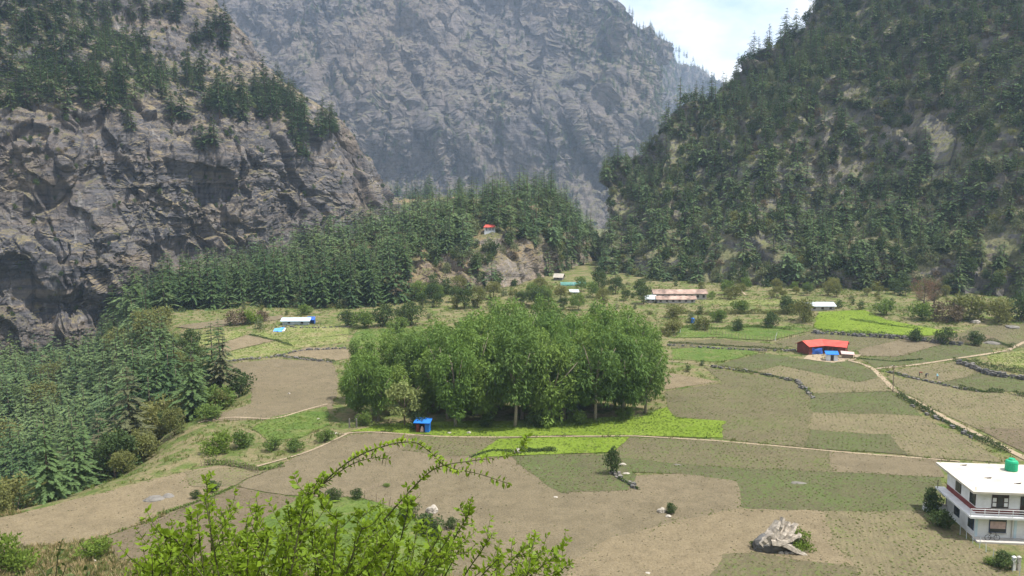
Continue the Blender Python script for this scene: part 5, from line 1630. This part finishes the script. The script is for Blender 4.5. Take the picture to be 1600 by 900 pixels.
def stone_wall(pix, label, hgt=.6, width=.6, per=4.0, mats=('stone', 'stone', 'dark_stone'), sz=.22):
    P = smooth_line(pix, .5)
    L_ = len(P) * .5
    n = int(L_ * per * .65)
    i = rng.integers(0, len(P), n)
    c = P[i] + rng.normal(0, width * .33, (n, 2))
    h = rng.uniform(0, hgt, n)
    z = G(c[:, 0], c[:, 1]) + h
    box = np.array([(-1, -1, -1), (1, -1, -1), (1, 1, -1), (-1, 1, -1), (-1, -1, 1), (1, -1, 1), (1, 1, 1), (-1, 1, 1)], float)
    fc = np.array([(0, 3, 2, 1), (4, 5, 6, 7), (0, 1, 5, 4), (1, 2, 6, 5), (2, 3, 7, 6), (3, 0, 4, 7)])
    s_ = sz * rng.uniform(.5, 1.4, (n, 1, 1))
    V = box[None] * rng.uniform(.6, 1.15, (n, 8, 3)) * np.array([1.25, 1, .75]) * s_
    a = rng.uniform(0, 6.28, n)
    ca, sa = np.cos(a)[:, None], np.sin(a)[:, None]
    V = np.stack([V[..., 0] * ca - V[..., 1] * sa, V[..., 0] * sa + V[..., 1] * ca, V[..., 2]], -1)
    o0 = np.array([*P[0], float(G(*P[0]))])
    V = V + np.column_stack([c, z])[:, None, :] - o0
    F_ = (fc[None] + (np.arange(n) * 8)[:, None, None]).reshape(-1, 4)
    t = thing('stone_wall', label, 'wall', o0)
    link('stones', mesh_np('stones', V.reshape(-1, 3), F_, list(mats), np.repeat(rng.integers(0, len(mats), n), 6)), t, kind='stuff')
    return t

def hedge(pix, label, hgt=.9, width=.9, per=90, leaf='dark_leaf', L=.24, name='hedge'):
    P = smooth_line(pix, .5)
    n = int(len(P) * .5 * per)
    i = rng.integers(0, len(P), n)
    hh = hgt * (0.75 + 0.6 * fbm(np.column_stack([P / 1.8, 0 * P[:, :1]]), 3, 640))[i]
    gap = fbm(np.column_stack([P / 3.5, 0 * P[:, :1]]), 2, 641)[i]
    hh = hh * np.clip(1.1 + 1.2 * gap, .35, 1.3)
    u = rng.uniform(0, 1, n) ** .7
    c = P[i] + rng.normal(0, width * .36, (n, 2)) * np.sqrt(1.1 - u)[:, None]
    z = G(c[:, 0], c[:, 1]) + u * hh
    C = np.column_stack([c, z])
    D = rng.normal(0, .6, (n, 3)) + np.array([0, 0, .5])
    o0 = np.array([*P[0], float(G(*P[0]))])
    Ls = L * rng.uniform(.6, 1.3, n)
    v, f = leaves(C - o0, D, Ls, Ls * .3)
    t = thing(name, label, 'hedge', o0)
    link('foliage', mesh_np('foliage', v, f, leaf), t, kind='stuff')
    st_ = MB()
    for q in P[::6]:
        b = np.array([q[0], q[1], float(G(*q))]) - o0
        st_.tube([b + (0, 0, -.1), b + (rng.normal(0, .1), rng.normal(0, .1), hgt * .7)], [.04, .015], 4)
    st_.build('stems', 'bark', t, kind='stuff')
    return t

stone_wall([(1110, 574), (1160, 580), (1200, 588), (1245, 598), (1262, 614), (1268, 623)], 'mossy stone wall curving through the fields left of the red-roofed house', .55, .7, 4.5)
hedge([(1150, 580), (1200, 587), (1245, 597), (1262, 614)], 'low green growth on the curving stone wall in the fields', .5, .7, 60)
stone_wall([(958, 742), (972, 752), (985, 760), (998, 768)], 'short row of stones running down from the dark bush', .5, .6, 6)
hedge([(968, 750), (985, 759), (996, 766)], 'low green tufts growing along the short row of stones', .55, .5, 90)
hedge([(1404, 620), (1440, 640), (1470, 657), (1520, 683), (1572, 708)], 'dark green hedge along the lower side of the footpath', .95, 1.1, 120)
stone_wall([(1425, 636), (1470, 659), (1540, 695)], 'line of stones under the hedge by the footpath', .4, .9, 2.2)
hedge([(1390, 583), (1420, 590), (1440, 594)], 'thin dark verge below the light green plot, near the pole', .35, .5, 70)
stone_wall([(1385, 582), (1440, 595), (1500, 609), (1530, 613)], 'dark stone terrace edge below the light green plot', .45, .5, 4, ('stone', 'dark_stone'))
hedge([(1500, 609), (1530, 613), (1566, 615)], 'dark green hedge under the dark plot at the right', .9, .9, 130)
hedge([(1585, 618), (1620, 624)], 'dark hedge piece cut by the right edge', 1.0, .9, 130)
stone_wall([(1500, 570), (1520, 575), (1532, 583), (1560, 589), (1600, 594), (1640, 598)], 'stone terrace wall at the right edge above the dark plot', 1.0, .9, 9, ('stone', 'dark_stone'), .35)
hedge([(1490, 566), (1520, 570), (1550, 578), (1600, 584), (1640, 586)], 'dark shrubs growing along the terrace wall at the right edge', 1.5, 1.2, 150)
stone_wall([(1046, 540), (1110, 545), (1200, 549), (1250, 549)], 'grey terrace wall left of the red-roofed house', .5, .6, 4)
hedge([(1046, 537), (1130, 541), (1200, 546), (1240, 548)], 'low hedge on the terrace wall left of the red-roofed house', .7, .8, 80)
stone_wall([(1270, 521), (1340, 526), (1420, 531), (1450, 535), (1500, 540)], 'long grey terrace wall below the bright green far field', .9, .8, 6, ('stone', 'dark_stone'), .34)
hedge([(1280, 518), (1340, 522), (1420, 528), (1500, 537)], 'dark shrubs along the terrace wall below the bright green far field', .9, 1.0, 80)
hedge([(1500, 534), (1530, 533), (1565, 538), (1585, 545)], 'dark bushes curving around the grey boulder at the far right', 1.1, 1.2, 110)
stone_wall([(322, 571), (380, 563), (440, 557), (470, 548), (545, 545)], 'low stone wall at the head of the large left field', .45, .6, 5)
stone_wall([(440, 558), (470, 562), (520, 567)], 'short stone row between the two left fields', .4, .5, 4)
hedge([(430, 556), (470, 560), (522, 566)], 'thin green growth on the short stone row', .5, .6, 60)
hedge([(390, 524), (430, 533), (455, 541)], 'low hedge bounding the small tan plot on the left', .6, .6, 70)
stone_wall([(440, 511), (480, 513), (545, 512)], 'scattered stones along the terrace below the pale shed', .35, .7, 4)
hedge([(816, 708), (840, 706), (866, 706)], 'dark green hedge between the grass triangle and the dark plot', 1.1, 1.0, 200)
hedge([(738, 716), (770, 704), (800, 708)], 'dark grassy edge left of the pale upright stone', .35, .7, 90)
hedge([(248, 806), (275, 798), (330, 778), (362, 764)], 'low green strip between the two left fields', .35, .6, 80, 'green_leaf')
hedge([(325, 727), (360, 728), (405, 738), (440, 730)], 'tall weedy growth on the wattle fence', .9, .8, 120, 'green_leaf')
hedge([(1300, 556), (1350, 562), (1400, 566), (1440, 562)], 'thin dark verge right of the red-roofed house', .35, .5, 60)
hedge([(1050, 489), (1100, 492), (1180, 490), (1240, 492)], 'grey-green hedge below the long pale terrace', 1.6, 1.6, 110, 'olive_leaf', .36)
hedge([(1060, 512), (1120, 515), (1180, 512), (1240, 516)], 'green hedge along the far garden', 1.3, 1.4, 90, 'green_leaf', .32)
hedge([(1330, 500), (1380, 508), (1440, 516)], 'thin hedge along the top of the bright green far field', .8, .9, 80, 'green_leaf')
hedge([(560, 664), (640, 668), (760, 670), (880, 668), (1000, 655)], 'weeds and brush under the front of the grove', .8, 1.6, 60, 'green_leaf')

# --- shrubs one can point to: (foot x, foot y, width in pixels, kind, label)
def shrub(px, py, wpx, kind, label, tall=1.0, far=460.0):
    p = gp(px, py, far)
    s_ = wpx * p[1] / FPX / 2.6
    t = thing('shrub', label, 'shrub', p - np.array([0, 0, .05 * s_]), rng.uniform(0, 6.28), (s_, s_, s_ * tall))
    link('stems', SHRM[kind][0], t)
    link('foliage', SHRM[kind][1], t)
    return t
for q in ((957, 742, 26, 1, 'tall dark bush at the head of the short stone row', 2.0), (1049, 804, 20, 1, 'small dark shrub beside the white boulder'), (1250, 858, 46, 3, 'bright green shrub growing beside the split boulder', .9),
          (1178, 858, 14, 1, 'small dark shrub at the left foot of the split boulder'), (1457, 806, 34, 1, 'dark bush in front of the low white wall stub', 1.5), (1470, 826, 40, 1, 'dark shrub against the left wall of the white house', .9),
          (557, 782, 22, 1, 'round dark shrub at the top of the meadow', 1.0), (522, 786, 26, 1, 'dark shrub left of the round one at the meadow top', 1.1), (605, 762, 14, 0, 'small low shrub in the tan field above the meadow', .6),
          (305, 781, 17, 1, 'round dark shrub on the strip between the left fields'), (334, 768, 26, 1, 'dark shrub at the upper end of the strip between the left fields', .8), (460, 706, 30, 0, 'round green shrub on the bank below the path', .9),
          (508, 690, 32, 0, 'dark green shrub at the corner of the tan field near the grove', .9), (343, 708, 46, 3, 'bright leafy bush beside the eroded bank'), (380, 700, 40, 0, 'green bush right of the bright leafy one'), (425, 705, 30, 0, 'green shrub on the weedy bank'),
          (640, 812, 34, 1, 'dark shrub by the stakes at the meadow edge'), (672, 836, 50, 1, 'broad dark shrub below the stakes', .8), (705, 828, 26, 1, 'dark shrub right of the broad one below the stakes', .8),
          (1157, 489, 30, 0, 'round green bush in front of the pale terrace', 1.0), (1232, 489, 34, 1, 'dark round bush at the right end of the hedge', .9), (1122, 503, 28, 0, 'bright round bush in the far garden'), (1152, 517, 22, 1, 'dark bush in the middle of the far garden'),
          (1255, 502, 40, 2, 'grey-green small tree right of the dark round bush', 1.2), (1055, 498, 30, 2, 'grey shrub left of the blue barrel'), (1050, 522, 34, 2, 'shrub beside the right end of the grove'), (1098, 516, 30, 2, 'thin shrub on the garden edge'), (1205, 512, 28, 1, 'dark bush near the white stake'),
          (1430, 534, 24, 1, 'dark bush on the terrace wall at the far right'), (1475, 538, 30, 1, 'broad dark bush right of the tan far plot'), (1525, 540, 26, 1, 'dark bush left of the low grey boulder'),
          (1480, 503, 46, 4, 'large brownish shrub at the foot of the right-hand slope', .9), (1515, 500, 56, 2, 'large olive shrub at the foot of the right-hand slope'), (1560, 503, 50, 2, 'wide shrub behind the round pale boulder'), (1597, 500, 48, 1, 'dark shrub at the right edge of the slope foot'),
          (1440, 500, 40, 0, 'green shrub below the bare rusty tree'), (1380, 492, 34, 0, 'green shrub at the slope foot left of the dark conifer'),
          (372, 508, 34, 4, 'brown shrub on the upper left meadow', .9), (392, 506, 30, 3, 'bright green round shrub on the upper left meadow'), (410, 502, 22, 4, 'reddish brown shrub right of the bright green one'), (478, 492, 24, 0, 'green bush behind the pale shed'),
          (308, 573, 34, 1, 'dark round bush at the left rim of the meadow', 1.3), (300, 545, 30, 1, 'dark bush higher on the left rim of the meadow', 1.2), (345, 640, 70, 0, 'broad green bush in the bay of the left field', .8), (372, 620, 50, 1, 'dark green bush at the back of the bay'), (330, 655, 50, 0, 'green bush on the rim below the left field', .7),
          (570, 512, 40, 0, 'green bush left of the grove back'), (600, 510, 40, 1, 'dark bush at the foot of the knoll'), (640, 508, 42, 1, 'large dark bush behind the left of the grove'), (545, 510, 30, 1, 'dark bush beside the foot of the wood'), (620, 520, 36, 0, 'green bush on the meadow behind the grove'),
          (570, 664, 30, 0, 'shrub under the left willows'), (655, 672, 34, 1, 'rounded shrub behind the blue hut', 1.0), (840, 667, 36, 1, 'dark shrub in front of the middle of the grove', .9), (760, 668, 26, 1, 'shrub between the two pale trunks'), (905, 664, 34, 0, 'shrub at the front right of the grove'), (975, 655, 30, 0, 'shrub near the right end of the grove front'),
          (18, 893, 70, 3, 'yellow-green feathery bush at the bottom left edge', 1.25), (147, 872, 56, 3, 'low yellow-green bush on the grassy bank at the lower left', .8), (1568, 890, 40, 1, 'dark shrub below the fence of the white house', .8), (1548, 884, 24, 0, 'small green shrub along the house fence', .7)):
    shrub(*q)

# behind the grove: trees and bushes up to the side valley
for k in range(38):
    a, b = rng.uniform(650, 1010), rng.uniform(448, 486)
    if a < 820 and b < 458: continue
    p = gp(a, b)
    s_ = rng.uniform(.5, .95)
    j = rng.integers(0, 4)
    tree('broadleaf_tree', BRDM[j], p, s_, 'leafy tree or tall bush in the thicket between grove and knoll', 'tree', 'leafy trees behind the grove')
for k in range(38):
    a, b = rng.uniform(1010, 1600), rng.uniform(452, 470)
    p = gp(a, b)
    if 1005 < a < 1110 and b > 456: continue
    tree('broadleaf_tree', BRDM[rng.integers(0, 4)], p, rng.uniform(.35, .7), 'leafy bush tree in the belt along the foot of the hillside', 'tree', 'leafy trees along the hillside foot')

# --- bare rusty tree
def bare_tree(seed, H, rx, leafm):
    r = np.random.default_rng(seed)
    out = [tube([(0, 0, -.5), (.1, 0, H * .25), (.05, .1, H * .45), (0, 0, H * .8)], [.22, .17, .12, .03], 7)]
    C, D = [], []
    for k in range(40):
        a = r.uniform(0, 6.28)
        z0 = H * r.uniform(.22, .7)
        e = rx * r.uniform(.5, 1.0) * (1 - .5 * max(0, z0 / H - .45))
        z1 = z0 + H * r.uniform(.12, .32)
        tip = np.array([e * math.cos(a), e * math.sin(a), min(z1, H)])
        out.append(tube([(0, 0, z0), tip * (.5, .5, 1) * (1, 1, 0) + (0, 0, z0 + (z1 - z0) * .35), tip], [.06, .035, .012], 4))
        m = 60
        f_ = r.uniform(.3, 1.05, m)
        C.append(np.array([0, 0, z0]) + (tip - np.array([0, 0, z0])) * f_[:, None] + r.normal(0, .35, (m, 3)))
        D.append(r.normal(0, .5, (m, 3)) + tip * (.2, .2, 0) + np.array([0, 0, .4]))
    V, F_, _ = joined(out)
    C, D = np.vstack(C), np.vstack(D)
    return (V, F_), leaves(C, D, r.uniform(.25, .6, len(C)), .028), leafm
tree('bare_tree', two('bare', bare_tree(5, 10.5, 4.2, 'red_leaf')), gp(1443, 487), 1.15, 'nearly leafless rusty brown tree at the foot of the right-hand slope', 'tree', None)
tree('bare_tree', two('bare2', bare_tree(6, 8, 2.6, 'brown_leaf')), gp(1466, 484) + np.array([0, 3, 0]), 1.3, 'taller grey leafless tree just right behind the rusty one', 'tree', None)

# --- people working in the field
def person(px, py, rz, joints, edges, radii, top, label, hgt):
    """One skinned body; clothing colours by height bands on the same mesh."""
    p = gp(px, py)
    me = bpy.data.meshes.new('person')
    me.from_pydata(joints, edges, [])
    o = link('person', me, None, p, rz)
    md = o.modifiers.new('skin', 'SKIN')
    sv = me.skin_vertices[0].data
    for i, r_ in enumerate(radii):
        sv[i].radius = (r_, r_)
        sv[i].use_root = (i == 0)
    sb = o.modifiers.new('sub', 'SUBSURF')
    sb.levels = sb.render_levels = 1
    b = NB('clothes_' + str(px), .9)
    z = b.sep(b.obj())[2]
    c = b.ramp(z, [(0.0, M_COL['black']), (0.07 / hgt, M_COL['dark']), (top[1] / hgt, top[0]), (top[2] / hgt, M_COL['skin']), (top[3] / hgt, M_COL['hair'])], 'CONSTANT')
    b.l.new(b.math('DIVIDE', z, hgt), c.node.inputs[0])
    b.color(c)
    me.materials.append(b.m)
    tag(o, label, 'person')
M_COL = {'black': (.02, .02, .02), 'dark': (.04, .04, .055), 'skin': (.25, .14, .09), 'hair': (.02, .018, .015)}
stand = [(0, 0, .92), (0, 0, 1.18), (0, 0, 1.38), (0, -.01, 1.48), (0, -.02, 1.6), (.1, 0, .86), (.12, .03, .48), (.12, .0, .08), (.12, -.14, .04), (-.1, 0, .86), (-.13, -.06, .48), (-.13, .02, .08), (-.13, -.12, .04),
         (.19, 0, 1.36), (.27, -.04, 1.1), (.25, -.22, .92), (-.19, 0, 1.36), (-.27, -.06, 1.1), (-.22, -.26, .95)]
bent = [(0, .12, .85), (0, -.08, 1.0), (0, -.34, 1.04), (0, -.45, 1.0), (0, -.58, .96), (.1, .12, .8), (.13, .06, .44), (.13, .12, .08), (.13, -.03, .04), (-.1, .12, .8), (-.13, .04, .44), (-.13, .1, .08), (-.13, -.05, .04),
        (.19, -.32, 1.0), (.22, -.38, .72), (.16, -.5, .46), (-.19, -.32, 1.0), (-.22, -.4, .72), (-.14, -.52, .44)]
ed = [(0, 1), (1, 2), (2, 3), (3, 4), (0, 5), (5, 6), (6, 7), (7, 8), (0, 9), (9, 10), (10, 11), (11, 12), (2, 13), (13, 14), (14, 15), (2, 16), (16, 17), (17, 18)]
rd = [.14, .14, .15, .06, .105, .1, .065, .045, .04, .1, .065, .045, .04, .06, .045, .035, .06, .045, .035]
person(1464, 594, R(40), stand, ed, rd, ((.28, .52, .60), .92, 1.46, 1.62), 'person in light blue top and dark trousers standing in the light green plot', 1.7)
person(1447, 591, R(110), bent, ed, rd, ((.05, .05, .06), .8, 1.08, 1.12), 'person in dark clothes bent over at work, in the middle of the three', 1.15)
person(1437, 588, R(70), bent, ed, rd, ((.22, .05, .045), .8, 1.08, 1.12), 'person in dull red top bent over at work, leftmost of the three', 1.15)

# ================================================================== thorny shrub close in front of the camera
def spline(P, n):
    P = np.asarray(P, float)
    return patch(P[:, None, :].repeat(2, 1), 2, n)[:, 0]

STEMS, LC, LD, LS = [], [], [], []
BIG = []                                               # leaves along the arching shoots, picked out one by one
def shoot(P, r0, r1, per, big=False, leafsz=.042, thorn=True, start=0.0, twigs=0, pairs=2):
    P = np.asarray(P, float)
    L_ = np.linalg.norm(np.diff(P, axis=0), axis=1).sum()
    n = max(6, int(L_ / .02))
    Q = spline(P, n)
    Q = Q + (0.006 * np.stack([fbm(Q * 9 + 5 * j, 2, 650 + j) for j in range(3)], -1)) * np.linspace(0, 1, n)[:, None]
    STEMS.append(tube(Q, np.linspace(r0, r1, n), 5))
    t = np.gradient(Q, axis=0)
    t /= np.linalg.norm(t, axis=1)[:, None] + 1e-9
    m = int(L_ * per)
    for k in range(m):
        f_ = start + (1 - start) * (k + rng.random()) / m
        i = min(n - 1, int(f_ * n))
        c, d = Q[i], t[i]
        grow = rng.uniform(.5, 1.25)
        for _ in range(pairs + (rng.random() < .5)):
            s_ = rng.normal(size=3)
            s_ -= d * s_.dot(d)
            s_ /= np.linalg.norm(s_) + 1e-9
            dd = s_ * rng.uniform(.7, 1.1) + d * rng.uniform(-.1, .7) + np.array([0, 0, rng.uniform(-.1, .6)])
            sz = leafsz * grow * rng.uniform(.7, 1.15) * (1 - .3 * f_)
            if big and len(BIG) < 300: BIG.append((c, dd, sz))
            else:
                LC.append(c); LD.append(dd); LS.append(sz)
        if thorn and rng.random() < .3:
            s_ = rng.normal(size=3) - np.array([0, 0, .6])
            s_ -= d * s_.dot(d)
            s_ /= np.linalg.norm(s_)
            STEMS.append(tube([c, c + s_ * .02, c + s_ * .035], [.0016, .001, .0002], 3))
    for _ in range(twigs):
        i = int(n * rng.uniform(.25, .92))
        s_ = rng.normal(size=3)
        s_ -= t[i] * s_.dot(t[i])
        s_ /= np.linalg.norm(s_)
        ln = rng.uniform(.05, .17)
        dr0 = t[i] * .7 + s_ * .9 + np.array([0, 0, .25])
        dr0 /= np.linalg.norm(dr0)
        q = Q[i]
        shoot([q, q + dr0 * ln * .5 + s_ * .01, q + dr0 * ln + np.array([0, 0, rng.uniform(-.02, .04)])], r1 * 1.1, .0011, 75, False, leafsz * .85, False, .15)
    return Q

D0 = 3.5
def wp(L, d=D0): return [at(a, b, d + (c[0] if c else 0)) for a, b, *c in L]
shoot(wp([(440, 860), (470, 800), (505, 755), (550, 718), (600, 697), (645, 690), (672, 706), (697, 728), (740, 738), (797, 756)]), .0045, .0016, 100, True, .041)
shoot(wp([(555, 860), (600, 812), (640, 768), (668, 740), (694, 727), (740, 719), (790, 712), (815, 700), (824, 680)]), .0042, .0011, 88, True, .038)
shoot(wp([(505, 757), (545, 728), (580, 716), (608, 717)]), .003, .001, 90, True, .04)
shoot(wp([(452, 850), (480, 780), (500, 748)]), .005, .002, 80, True)
env = np.array([(150, 915), (200, 880), (235, 855), (262, 820), (300, 790), (322, 742), (340, 790), (352, 812), (395, 800), (420, 785), (450, 790), (480, 765), (510, 790), (560, 800), (600, 800), (640, 775), (660, 812), (690, 820), (735, 795), (750, 842), (800, 852), (850, 868), (900, 888)], float)
def base_pt(px): return at(px, 1010, D0 + .15)
special = [(322, 744, -15), (345, 797, -10), (268, 836, 10), (245, 868, 10), (405, 790, 20), (448, 788, -30), (483, 760, 30), (590, 845, 30), (643, 778, 45), (735, 797, 90), (770, 835, 90), (822, 852, 110), (893, 880, 140), (870, 868, 140), (560, 800, 20), (610, 800, 50), (690, 830, 70), (525, 800, 10), (385, 812, 0), (300, 800, 0)]
for a, b, ln in special:
    d = D0 + rng.uniform(-.35, .45)
    shoot([at(a - ln * 1.4, 1000, d), at(a - ln * .8, (b + 1000) / 2 + 20, d), at(a - ln * .25, b + (1000 - b) * .2, d), at(a, b, d)], .0055, .0018, 62, False, .05, True, 0.0, 5)
for k in range(130):
    a = rng.uniform(205, 890)
    if a > 640 and rng.random() < .5: continue
    top_ = np.interp(a, env[:, 0], env[:, 1])
    b = top_ + 18 + rng.exponential(38)
    if b > 915: b = rng.uniform(860, 915)
    ln = (a - 430) * .22 + rng.normal(0, 30)
    d = D0 + rng.uniform(-.55, .75)
    shoot([at(a - ln * 1.4, 1010, d), at(a - ln * .8, (b + 1000) / 2 + 20, d), at(a - ln * .25, b + (1000 - b) * .2, d), at(a, b, d)], .005, .0018, 52, False, .047, True, 0.0, 3)
root = np.array([at(480, 900, D0)[0], D0 + .1, 0.0])
root[2] = float(G(root[0], root[1]))
for k in range(16):
    q = at(rng.uniform(200, 860), rng.uniform(985, 1015), D0 + rng.uniform(-.3, .4))
    STEMS.append(tube(spline([root + rng.normal(0, .08, 3) * (1, 1, .2) - (0, 0, .1), root * .5 + q * .5 + (0, 0, -.15), q + rng.normal(0, .05, 3)], 10), np.linspace(.022, .007, 10), 6))
TS = thing('thorny_shrub', 'bright green thorny shrub with arching shoots close in front of the camera', 'shrub', root)
V, F_, _ = joined(STEMS)
link('branches', mesh_np('branches', V - root, F_, 'stem', None, True), TS)
v, f = leaves(np.array(LC) - root, np.array(LD), np.array(LS), np.array(LS) * .23)
link('foliage', mesh_np('foliage', v, f, 'near_leaf'), TS, kind='stuff')
lv, lf = np.array([(0, 0, 0), (.5, -.24, .04), (1, 0, -.05), (.5, .24, .04), (.5, 0, 0)]), [[0, 1, 4], [1, 2, 4], [2, 3, 4], [3, 0, 4]]
LEAF = mesh_np('leaf', lv, lf, 'near_leaf')
for c, d, s_ in BIG:
    o = link('leaf', LEAF, TS, c - root)
    o.rotation_mode = 'QUATERNION'
    o.rotation_quaternion = Vector(d).to_track_quat('X', 'Z')
    o.scale = (s_, s_, s_)
print('near leaves', len(LC), len(BIG), 'stems', len(STEMS))

# dark leafy sprig at the bottom left
STEMS, LC, LD, LS = [], [], [], []
sp = at(82, 960, 4.0)
for P_ in ([(78, 1000), (82, 930), (90, 880), (96, 842)], [(80, 940), (72, 905), (60, 885)], [(82, 930), (95, 905), (104, 880)], [(80, 960), (100, 930), (118, 915)], [(135, 1000), (138, 930), (136, 892)]):
    shoot([at(a, b, 4.0) for a, b in P_], .005, .002, 26, False, .07, False, 0.0, 0, 1)
sg = np.array([sp[0], 4.0, float(G(sp[0], 4.0))])
for a in (78, 135): STEMS.append(tube([sg, at(a, 1000, 4.0)], [.008, .005], 5))
t = thing('leafy_sprig', 'dark broad-leaved sprig standing up at the bottom left', 'plant', sg)
V, F_, _ = joined(STEMS)
link('stem', mesh_np('stem', V - sg, F_, 'stem', None, True), t)
v, f = leaves(np.array(LC) - sg, np.array(LD), np.array(LS), np.array(LS) * .24)
for k in range(0, len(v), 4):
    link('leaf', mesh_np('sprig_leaf', v[k:k + 4], [[0, 1, 2, 3]], 'dark_leaf'), t)

# members of small groups told apart by their order across the picture
ORD = 'first second third fourth fifth sixth seventh eighth ninth tenth eleventh twelfth thirteenth fourteenth fifteenth sixteenth seventeenth eighteenth nineteenth twentieth'.split()
REG = {'conifers on the grass slope above the near cliff': ('dark conifer', 'grass slope above the cliff'), 'conifers in the middle of the sloping cliff top': ('dark conifer', 'middle cliff-top stand'),
       'conifers in the stand on the falling cliff edge': ('dark conifer', 'cliff-edge stand'), 'conifers on ledges of the cliff face': ('dark conifer', 'bare cliff face'),
       'haze blue conifers behind the knoll': ('hazy conifer', 'row behind the knoll'), 'conifers on the low end of the knoll': ('conifer', 'low end of the knoll'),
       'conifers on the near slope of the knoll': ('conifer', 'near slope of the knoll'), 'conifers by the rocky front of the knoll': ('conifer', 'wood by the knoll rocks'),
       'low trees on the lip of the gorge': ('low leafy tree', 'lip of the gorge'), 'olive trees among the gorge conifers': ('olive leafy tree', 'gorge wood'),
       'tall conifers in the near gorge wood': ('tall conifer', 'near gorge wood'), 'conifers in the far gorge wood': ('conifer', 'far gorge wood'),
       'low willows at the left end of the grove': ('low willow', 'left end of the grove'), 'willows in the front row of the grove': ('willow', 'front row of the grove'),
       'willows inside the grove': ('tall willow', 'inner grove'), 'willows along the back of the grove': ('tall willow', 'back of the grove'),
       'conifers on the lower right-hand slope': ('conifer', 'lower right-hand hillside'), 'leafy trees behind the grove': ('leafy tree', 'thicket behind the grove'),
       'leafy trees along the hillside foot': ('leafy tree', 'belt along the hillside foot')}
groups = {}
for o, g, p in TREES: groups.setdefault(g, []).append((float(to_px(p)[0]), o))
for g, m in groups.items():
    if len(m) == 1:
        del m[0][1]['group']
    elif len(m) > 20:
        noun, reg = REG[g]
        xs, ys = np.array([to_px(o.location)[0] for _, o in m]), np.array([to_px(o.location)[1] for _, o in m])
        q1, q2, q3, my = *np.quantile(xs, (.25, .5, .75)), np.median(ys)
        cells_ = {}
        for (x, o), yy in zip(m, ys):
            cells_.setdefault((('upper ' if yy < my else 'lower ') + ('leftmost' if x < q1 else 'left' if x < q2 else 'right' if x < q3 else 'rightmost')), []).append((x, o))
        for nm, mm in cells_.items():
            for k, (_, o) in enumerate(sorted(mm, key=lambda t: t[0])):
                o['label'] = ORD[min(k, 19)] + ' ' + noun + ' from left, ' + nm + ' part of the ' + reg
    elif len(m) <= 20:
        for k, (_, o) in enumerate(sorted(m, key=lambda t: t[0])):
            o['label'] = ORD[k] + ' from the left, ' + o['label']

# grass and dry stalks on the bank below the camera and on the valley turf
n = 26000
q = np.column_stack([rng.uniform(-75, 5, n), rng.uniform(62, 102, n)])
z = G(q[:, 0], q[:, 1])
k = np.ones(n, bool)
for o, crop, lift in PLOTS: k &= ~inside(o, q[:, 0], q[:, 1])
x_, y_ = to_px(np.column_stack([q, z]))
k &= (y_ > 800) & (x_ < 720) & (np.interp(q[:, 1], EY, EX) < q[:, 0])
b_ = np.column_stack([q, z])[k]
scatter('dry_grass', DRY + [GRS[2]], b_, rng.uniform(.5, 1.5, len(b_)), 'dry and grey-green grass on the bank at the lower left', tilt=.2)
n = 60000
q = np.column_stack([rng.uniform(-150, 230, n), rng.uniform(110, 330, n)])
k = np.ones(n, bool)
for o, crop, lift in PLOTS: k &= ~inside(o, q[:, 0], q[:, 1])
k &= ~inside(gpoly, q[:, 0], q[:, 1]) & (np.interp(q[:, 1], EY, EX) - 12 < q[:, 0])
k &= rng.random(n) < .25 + .8 * sstep(-.3, .3, fbm(np.column_stack([q / 9, 0 * q[:, :1]]), 3, 700))
q = q[k]
z = G(q[:, 0], q[:, 1])
scatter('ground_cover', [GRS[0], GRS[2], DRY[2], GRS[1]], np.column_stack([q, z]), rng.uniform(.6, 1.6, len(q)), 'rough grass and weeds between the plots', tilt=.2)
n = 5200
q = np.column_stack([rng.uniform(-150, 260, n), rng.uniform(150, 345, n)])
k = np.ones(n, bool)
for o, crop, lift in PLOTS: k &= ~inside(o, q[:, 0], q[:, 1])
k &= ~inside(gpoly, q[:, 0], q[:, 1]) & (np.interp(q[:, 1], EY, EX) - 9 < q[:, 0])
dn = .12 + .75 * sstep(255, 300, q[:, 1]) * sstep(-.4, .3, fbm(np.column_stack([q / 16, 0 * q[:, :1]]), 3, 710)) + .8 * sstep(2, -6, q[:, 0] - np.interp(q[:, 1], EY, EX))
k &= rng.random(n) < dn * .32
q = q[k]
z = G(q[:, 0], q[:, 1])
x_, y_ = to_px(np.column_stack([q, z]))
k = ~((x_ > 1225) & (x_ < 1380) & (y_ > 520) & (y_ < 575)) & ~((x_ > 1000) & (x_ < 1310) & (y_ > 455) & (y_ < 490)) & ~((x_ > 415) & (x_ < 500) & (y_ > 495) & (y_ < 522)) & ~((x_ > 860) & (x_ < 930) & (y_ > 405) & (y_ < 460))
q, z = q[k], z[k]
scatter('shrubbery', [SCR[0], SCR[1], SCR[2], SCR[5]], np.column_stack([q, z]), rng.uniform(.25, .7, len(q)), 'low bushes dotted over the rough ground between the plots', tilt=.1)

# ------------------------------------------------------------------ the hazy air of the valley
hz = NB('valley_haze')
hz.n.remove(hz.b)
pv = hz.n.new('ShaderNodeVolumePrincipled')
pv.inputs['Color'].default_value = (0.55, 0.73, 1.0, 1)
pv.inputs['Density'].default_value = 0.00015
pv.inputs['Density Attribute'].default_value = ''
pv.inputs['Anisotropy'].default_value = 0.25
hz.l.new(pv.outputs[0], hz.n['Material Output'].inputs['Volume'])
M['haze'] = hz.m
MB().box(-1500, 1700, -600, 2400, -80, 680).build('haze', 'haze', kind='stuff')
